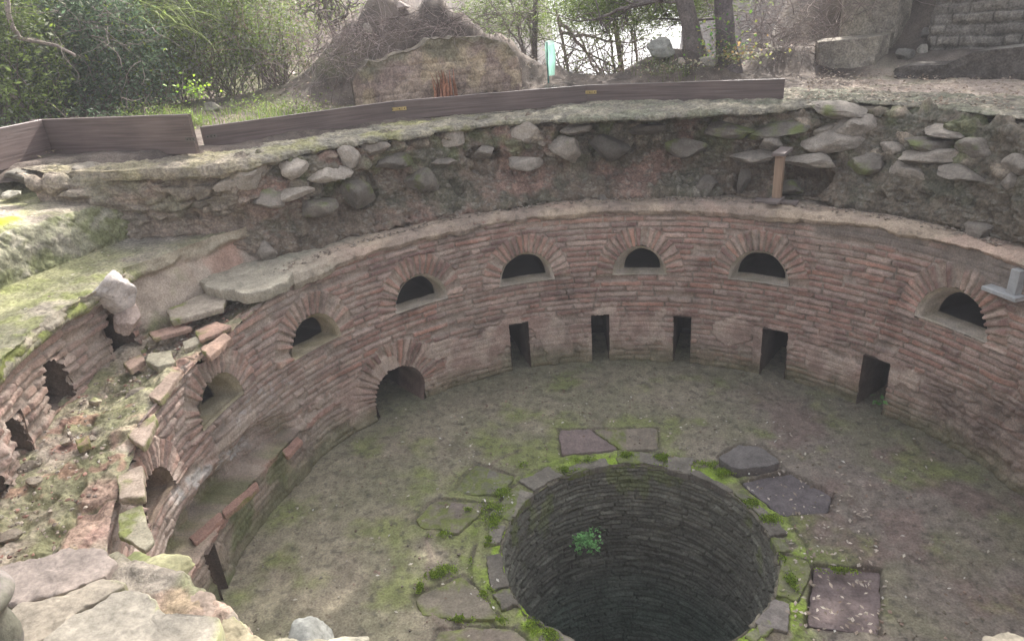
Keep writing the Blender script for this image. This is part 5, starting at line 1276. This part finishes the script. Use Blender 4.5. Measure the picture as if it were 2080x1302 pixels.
# stump with splintered top
def stump():
    c = hr(905, 182, 5.2); zb = gnd(c[0], c[1])-.03; root = empty('tree_stump', (c[0], c[1], zb), 'splintered orange brown tree stump in front of the masonry block', 'stump')
    T = Tubes(); g = np.random.default_rng(4)
    for k in range(34):
        a = g.uniform(0, 2*math.pi); r = g.uniform(.02, .15); x, y = c[0]+r*math.cos(a), c[1]+r*math.sin(a); h = g.uniform(.22, .44)
        T.add([(x, y, zb), (x+g.normal()*.008, y+g.normal()*.008, zb+h*.6), (x+g.normal()*.02, y+g.normal()*.02, zb+h)], g.uniform(.014, .026), .002, np.array([.34, .16, .10])*g.uniform(.4, 1.3), 5)
    put(T.build('splintered_wood'), root)
    T = Tubes()
    for k in range(34):
        a = g.uniform(0, 2*math.pi); T.add(wander((c[0], c[1], zb+.10), (math.cos(a), math.sin(a), -.15), g.uniform(.15, .40), 9, g, .2, -.06), g.uniform(.006, .018), .002, np.array([.17, .13, .12])*g.uniform(.5, 1.4), 5)
    put(T.build('roots'), root)
stump()
# green tree guard tube
def guard():
    c = hr(1116, 166, 5.75); zb = gnd(c[0], c[1])-.02; H = hr(1116, 86, 5.75)[2]-zb
    root = empty('tree_guard', (c[0], c[1], zb), 'translucent pale green plastic tree guard tied to a thin dark stake', 'tree guard')
    mg = bpy.data.materials.new('green_plastic'); mg.use_nodes = True; n = mg.node_tree; b = n.nodes['Principled BSDF']; b.inputs['Base Color'].default_value = (.72, .90, .84, 1); b.inputs['Roughness'].default_value = .3
    tr = n.nodes.new('ShaderNodeBsdfTranslucent'); tr.inputs[0].default_value = (.75, .97, .90, 1); tp = n.nodes.new('ShaderNodeBsdfTransparent'); tp.inputs[0].default_value = (.7, 1, .9, 1)
    m1 = n.nodes.new('ShaderNodeMixShader'); m1.inputs[0].default_value = .6; m2 = n.nodes.new('ShaderNodeMixShader'); m2.inputs[0].default_value = .55
    n.links.new(b.outputs[0], m1.inputs[1]); n.links.new(tr.outputs[0], m1.inputs[2]); n.links.new(m1.outputs[0], m2.inputs[1]); n.links.new(tp.outputs[0], m2.inputs[2]); n.links.new(m2.outputs[0], n.nodes['Material Output'].inputs['Surface'])
    n_ = 20; V = []; 
    for i, z in enumerate(np.linspace(.08, H, 12)):
        for k in range(n_):
            a = 2*math.pi*k/n_; r = .050*(1+.22*math.sin(2*a+z*5)+.08*math.sin(5*a+z*9))*(.6+.5*min(1, z/.3)); V.append((c[0]+.03+r*math.cos(a), c[1]+r*math.sin(a), zb+z+.02*math.sin(a)*(i == 11)))
    F = [(i*n_+k, i*n_+(k+1) % n_, (i+1)*n_+(k+1) % n_, (i+1)*n_+k) for i in range(11) for k in range(n_)]
    put(mesh('plastic_tube', V, F, None, mg), root)
    T = Tubes(); T.add([(c[0]-.01, c[1]-.03, zb-.05), (c[0]-.01, c[1]-.03, zb+H*.6), (c[0]-.005, c[1]-.03, zb+H)], .010, .009, (.03, .11, .10), 8); put(T.build('stake'), root)
guard()
# ------------------------------------------------------------------ grass, ivy, ferns, litter
def grass(name, spots, lab_kind='stuff'):
    V = []; F = []; Cc = []; n = 0
    for (x, y, z, h, cnt, sp, colr) in spots:
        for k in range(cnt):
            a = rg.uniform(0, 2*math.pi); bx, by = x+rg.normal()*sp, y+rg.normal()*sp; L = h*rg.uniform(.5, 1.2); w_ = rg.uniform(.002, .0045); ln = rg.uniform(.2, .9)
            dx, dy = math.cos(a), math.sin(a); c = np.array(colr)*rg.uniform(.6, 1.4)
            if rg.random() < .15: c = np.array([.42, .36, .22])*rg.uniform(.6, 1.1)
            bz = z if z is not None else gnd(bx, by)-.01
            m_ = 5
            for i in range(m_+1):
                t = i/m_; px_ = bx+dx*L*ln*t*t; py_ = by+dy*L*ln*t*t; pz = bz+L*(t-.45*ln*t*t*t); ww = w_*(1-t)+.0004
                V += [(px_-dy*ww, py_+dx*ww, pz), (px_+dy*ww, py_-dx*ww, pz)]; Cc += [c, c]
            for i in range(m_): F.append((n+2*i, n+2*i+1, n+2*i+3, n+2*i+2))
            n += 2*(m_+1)
    o = mesh(name, np.array(V), np.array(F), np.array(Cc), 'grassblade', smooth=False); setp(o, kind='stuff'); return o
GG = np.array([.17, .25, .045]); sp = []
for (px, r, h, cnt, s_) in [(240, 6.9, .22, 60, .15), (300, 6.8, .25, 90, .16), (340, 6.5, .28, 120, .14), (375, 6.3, .28, 100, .12), (440, 5.7, .14, 60, .12), (480, 5.7, .16, 80, .14), (520, 5.6, .18, 120, .14), (560, 5.7, .16, 110, .16), (600, 5.4, .15, 110, .14), (640, 5.2, .18, 90, .10), (685, 4.75, .20, 150, .07), (700, 4.8, .2, 70, .05), (540, 6.4, .16, 90, .2), (460, 6.5, .18, 80, .2),
                       (150, 7.0, .2, 50, .2), (40, 7.0, .2, 40, .2), (1340, 5.6, .18, 60, .12), (1390, 5.5, .16, 60, .10), (1310, 5.8, .12, 40, .15)]:
    p = hr(px, 190, r); sp.append((p[0], p[1], None, h, cnt, s_, GG*(1 if px < 1200 else .8)))
g_ = grass('grass', sp); g_['label'] = 'tufts of bright green grass behind the planks'; g_['category'] = 'grass'
# long arching cane leaves, sunlit
V = []; T = Tubes()
for k in range(70):
    p = at(rg.normal(320, 35), rg.uniform(-20, 60), 7.9+rg.normal()*.2); d = np.array([rg.normal()*.6+.3, rg.normal()*.3, .3]); T.add(wander(p, d, rg.uniform(.4, .9), 10, rg, .10, -.16), .007, .001, np.array([.36, .42, .16])*rg.uniform(.6, 1.4), 3)
o = T.build('reed_clump', 'grassblade'); setp(o, 'arching pale green cane leaves catching the light at the top left', 'reeds')
# ivy and weeds round the trunk bases
def leafpatch(name, c, rad, n, size, cols, lab, cat='plant', asp=.8):
    P = np.array(c)+rg.normal(size=(n, 3))*np.array(rad); pal = np.array(cols); cc = pal[rg.integers(len(pal), size=n)]*rg.uniform(.7, 1.3, n)[:, None]
    root = empty(name, tuple(c), lab, cat); put(leaves('foliage', P, size, cc, rg, None, asp, up=.5), root)
    T = Tubes()
    for k in range(18): T.add([np.array(c)+rg.normal(size=3)*np.array(rad)*.5-[0, 0, rad[2]*1.3], P[rg.integers(n)]], .003, .001, (.15, .16, .07), 3)
    put(T.build('stem'), root)
leafpatch('ivy_plant', at(1470, 85, 5.75), (.16, .10, .16), 240, .045, [(.16, .30, .05), (.10, .22, .05), (.32, .36, .08), (.09, .17, .06)], 'light green leafy plant growing round the trunk bases')
leafpatch('creeping_plant', at(1505, 108, 5.6), (.22, .10, .06), 220, .042, [(.35, .36, .12), (.25, .30, .12), (.42, .28, .12), (.40, .38, .30)], 'yellowing round leaved plant right of the trunks')
leafpatch('creeping_plant', at(1370, 135, 5.3), (.30, .10, .05), 200, .035, [(.22, .26, .12), (.38, .30, .2), (.3, .3, .22)], 'dry yellowish creeper above the rightmost plank')
leafpatch('creeping_plant', at(395, 180, 6.6), (.12, .12, .07), 70, .045, [(.22, .38, .04), (.30, .45, .05)], 'bright lime green leaves in the grass behind the corner')
# fern in the well and seedling in the slot
def fern():
    c = hr(1183, 1090, 1.06); root = empty('fern', tuple(c), 'small bright green maidenhair fern growing from the wall inside the well', 'fern')
    d0 = np.array([WX-c[0], WY-c[1], 0]); d0 /= np.linalg.norm(d0); T = Tubes(); PP = []; g = np.random.default_rng(2)
    tang = np.array([-d0[1], d0[0], 0])
    for k in range(34):
        d = d0*g.uniform(.3, 1)+tang*g.normal()*.55+np.array([0, 0, g.uniform(-.5, .7)]); w_ = wander(c, d, g.uniform(.10, .23), 8, g, .16, -.05); T.add(w_, .0018, .0008, (.05, .06, .03), 3)
        for q in w_[3:]:
            for j in range(3): PP.append(q+g.normal(size=3)*.012)
    PP = np.array(PP); put(leaves('fronds', PP, .026, np.array([.34, .66, .26])*g.uniform(.6, 1.4, len(PP))[:, None], g, None, .9, up=.6), root); put(T.build('stalks'), root)
fern()
c = hr(1787, 812, 3.27); root = empty('seedling', tuple(c), 'tiny bright green seedling in the rightmost narrow slot', 'plant')
P = c+rg.normal(size=(16, 3))*np.array([.03, .02, .035]); put(leaves('leaves', P, .06, np.array([.16, .36, .10])*rg.uniform(.7, 1.3, 16)[:, None], rg, None, .6), root)
# leaf litter
def litter(name, P, size, pal, lab, asp=.5):
    n = len(P); pal = np.array(pal); cc = pal[rg.integers(len(pal), size=n)]*rg.uniform(.6, 1.15, n)[:, None]
    d = rg.normal(size=(n, 3)); d[:, 2] *= .12; o = leaves(name, P, size, cc, rg, None, asp, up=2.5, m='dryleaf', dirs=d*3); setp(o, lab, 'leaf litter', kind='stuff')
n = 1500; r = WR+.05+rg.beta(1.1, 1.6, n)*2.15; a = rg.uniform(0, 2*math.pi, n); P = np.stack([WX+r*np.cos(a), WY+r*np.sin(a), np.full(n, .022)], -1)
P = P[np.hypot(P[:, 0], P[:, 1]) < 3.25]
dn = fbm(P, 1.5, 3, 5.); P = P[rg.random(len(P)) < .12+.6*ss(-.1, .4, dn)]
litter('fallen_leaves', P, .034, [(.50, .46, .38), (.40, .34, .27), (.58, .55, .50), (.22, .16, .12)], 'small pale dry leaves scattered on the pit floor')
n = 420; px = rg.uniform(1500, 1800, n); py = rg.uniform(960, 1290, n); P = np.array([hz(x, y, .0) for x, y in zip(px, py)]); w_ = (np.hypot(P[:, 0]-WX, P[:, 1]-WY) > WR+.12); P = P[w_][:230]; P[:, 2] = .012; 
litter('fallen_leaves', P, .040, [(.48, .42, .36), (.36, .30, .25), (.25, .2, .16)], 'dry leaves gathered on the sunken slabs right of the well')
n = 3200; th_ = R_(1)*rg.uniform(20, 68, n); r = rg.uniform(4.15, 6.6, n); P = np.stack([r*np.cos(th_), r*np.sin(th_), np.zeros(n)], -1); P[:, 2] = [gnd(x, y)+.03 for x, y in P[:, :2]]
litter('fallen_leaves', P, .042, [(.42, .33, .26), (.33, .25, .19), (.50, .42, .34), (.2, .14, .1)], 'brown leaf litter covering the path at the right')
n = 2600; px = rg.uniform(650, 1700, n); rr_ = rg.uniform(4.7, 7.2, n); P = np.array([hr(x, 150, q) for x, q in zip(px, rr_)]); P[:, 2] = [gnd(x, y)+.03 for x, y in P[:, :2]]
litter('fallen_leaves', P, .045, [(.22, .17, .14), (.30, .23, .19), (.14, .1, .085), (.33, .28, .2)], 'dark leaf litter on the mound and bank behind the planks')
n = 2200; px = rg.uniform(-60, 700, n); rr_ = rg.uniform(5.9, 8.6, n); P = np.array([hr(x, 200, q) for x, q in zip(px, rr_)]); P[:, 2] = [gnd(x, y)+.03 for x, y in P[:, :2]]
litter('fallen_leaves', P, .045, [(.30, .2, .15), (.34, .27, .19), (.14, .12, .07), (.12, .17, .06)], 'brown leaf litter under the shrubs at the left')
n = 260; d_ = rg.uniform(166, 212, n); r = rg.uniform(3.5, 5.6, n); z = np.where(r < 3.98, np.interp(d_, [164, 175, 185, 195, 214], [1.74, 1.69, 1.65, 1.61, 1.56]), np.where(r < 4.7, 2.28, 2.73)); ok = (r < 3.9) | ((r > 4.15) & (r < 4.7)) | (r > 5.0)
P = np.stack([r*np.cos(np.radians(d_)), r*np.sin(np.radians(d_)), z], -1)[ok]
litter('fallen_leaves', P, .03, [(.40, .34, .27), (.22, .17, .13), (.5, .46, .4)], 'sparse dry leaves on the mossy steps and broken wall top')

# ------------------------------------------------------------------ moss cushions in the joints and grit on the floor
def fuzz(name, spots, per, size, pal, lab, asp=.7):
    g = np.random.default_rng(31); P = []
    for (px, py, rx, ry) in spots:
        c = hz(px, py, 0.01); dist = (c-CP)@FW; ax = rx/CF*dist; ay = ry/CF*dist*1.5; n = int(per*max(1, rx*ry/500))
        u = g.normal(size=(n, 2))*.45; q = u*np.array([ax, ay])
        h = .022*np.exp(-(u**2).sum(1)*1.5)
        P.append(np.stack([c[0]+q[:, 0], c[1]+q[:, 1], .012+h*g.uniform(.3, 1.1, n)], -1))
    P = np.concatenate(P); P = P[np.hypot(P[:, 0]-WX, P[:, 1]-WY) > WR-.01]
    P = P[fbm(P, 9, 3, 2.) > -.18]
    d = g.normal(size=P.shape); d[:, 2] = np.abs(d[:, 2])+.6
    cc = np.array(pal)[g.integers(len(pal), size=len(P))]*g.uniform(.6, 1.3, len(P))[:, None]
    o = leaves(name, P, size, cc, g, None, asp, m='leaf', dirs=d*2); setp(o, lab, 'moss', kind='stuff')
fuzz('moss', [(1000, 1040, 28, 24), (1005, 1062, 14, 12), (990, 1100, 18, 10), (1185, 935, 26, 8), (1270, 925, 16, 6), (1345, 930, 20, 8), (1440, 945, 34, 10), (1470, 962, 20, 10), (1528, 1022, 18, 9), (1566, 1055, 22, 11), (1608, 1185, 12, 22), (1600, 1130, 18, 10),
              (965, 1135, 14, 10), (990, 1205, 14, 10), (1010, 1262, 20, 8), (1080, 1275, 22, 14), (1120, 1290, 20, 14), (905, 1160, 26, 12), (880, 1170, 24, 9), (850, 1195, 10, 10), (940, 1258, 26, 6), (890, 1085, 26, 8), (1060, 945, 16, 6), (1330, 950, 30, 6), (1150, 955, 30, 6), (1700, 1160, 40, 6), (1020, 1000, 16, 10), (950, 1040, 10, 8)],
     900, .013, [(.32, .46, .04), (.24, .36, .04), (.38, .50, .07), (.17, .24, .04)], 'bright green moss in the joints around the well')
def grit(name, P, size, pal, lab):
    V0, F0 = ico(0); g = np.random.default_rng(17); n = len(P)
    sz = size*g.uniform(.4, 1.6, n)**1.5; V = V0[None]*(1+.35*g.normal(size=(n, 12, 1)))*sz[:, None, None]*np.array([1, 1, .6])+P[:, None, :]
    F = (F0[None]+12*np.arange(n)[:, None, None]).reshape(-1, 3); c = np.array(pal)[g.integers(len(pal), size=n)]*g.uniform(.6, 1.2, n)[:, None]
    o = mesh(name, V.reshape(-1, 3), F, np.repeat(c, 12, 0), 'stone', None, False); setp(o, lab, 'grit', kind='stuff')
n = 2400; r = 1.12+rg.random(n)**.8*2.12; a = rg.uniform(0, 2*math.pi, n); P = np.stack([r*np.cos(a), r*np.sin(a), np.full(n, .006)], -1)
P = P[(rg.random(n) < .25+.75*ss(-.1, .35, fbm(P, 2.2, 4, 61.))) & (np.hypot(P[:, 0]-WX, P[:, 1]-WY) > WR+.06)]
P[:, 2] = .018*fbm(P*[1, 1, 0], 1.4, 4, 3.)+.004
grit('gravel', P, .0075, [(.26, .22, .17), (.20, .17, .13), (.38, .34, .28), (.26, .19, .15)], 'crumbs of mortar and grit on the pit floor')
n = 700; d_ = rg.uniform(160, 212, n); r = rg.uniform(3.38, 3.98, n); P = np.stack([r*np.cos(np.radians(d_)), r*np.sin(np.radians(d_)), np.interp(d_, [160, 175, 185, 195, 214], [1.75, 1.67, 1.63, 1.59, 1.55])+rg.uniform(-.01, .03, n)], -1)
grit('gravel', P, .008, [(.36, .30, .24), (.28, .22, .18), (.42, .37, .31), (.32, .18, .14)], 'mortar crumbs on the broken wall top')
n = 900; d_ = rg.uniform(30, 160, n); r = rg.uniform(3.36, 3.52, n); P = np.stack([r*np.cos(np.radians(d_)), r*np.sin(np.radians(d_)), np.full(n, 1.945)], -1)
grit('gravel', P, .008, [(.30, .25, .20), (.2, .16, .13), (.36, .3, .25)], 'crumbs fallen on the plaster ledge')
# ------------------------------------------------------------------ added thin volume: lifts the blacks like lens veil, whitens the sea
mh = bpy.data.materials.new('veil_haze'); mh.use_nodes = True; n = mh.node_tree
n.nodes.remove(n.nodes['Principled BSDF'])
pv = n.nodes.new('ShaderNodeVolumePrincipled'); pv.inputs['Color'].default_value = (.93, .93, .97, 1); pv.inputs['Density'].default_value = .0038
n.links.new(pv.outputs[0], n.nodes['Material Output'].inputs['Volume'])
X_ = 1600.; V = [(x, y, z) for z in (-17.5, 9.0) for x, y in ((-X_, -X_), (X_, -X_), (X_, X_), (-X_, X_))]
o = mesh('veil_haze', V, [(0, 3, 2, 1), (4, 5, 6, 7), (0, 1, 5, 4), (1, 2, 6, 5), (2, 3, 7, 6), (3, 0, 4, 7)], None, mh, None, False)
setp(o, kind='stuff')
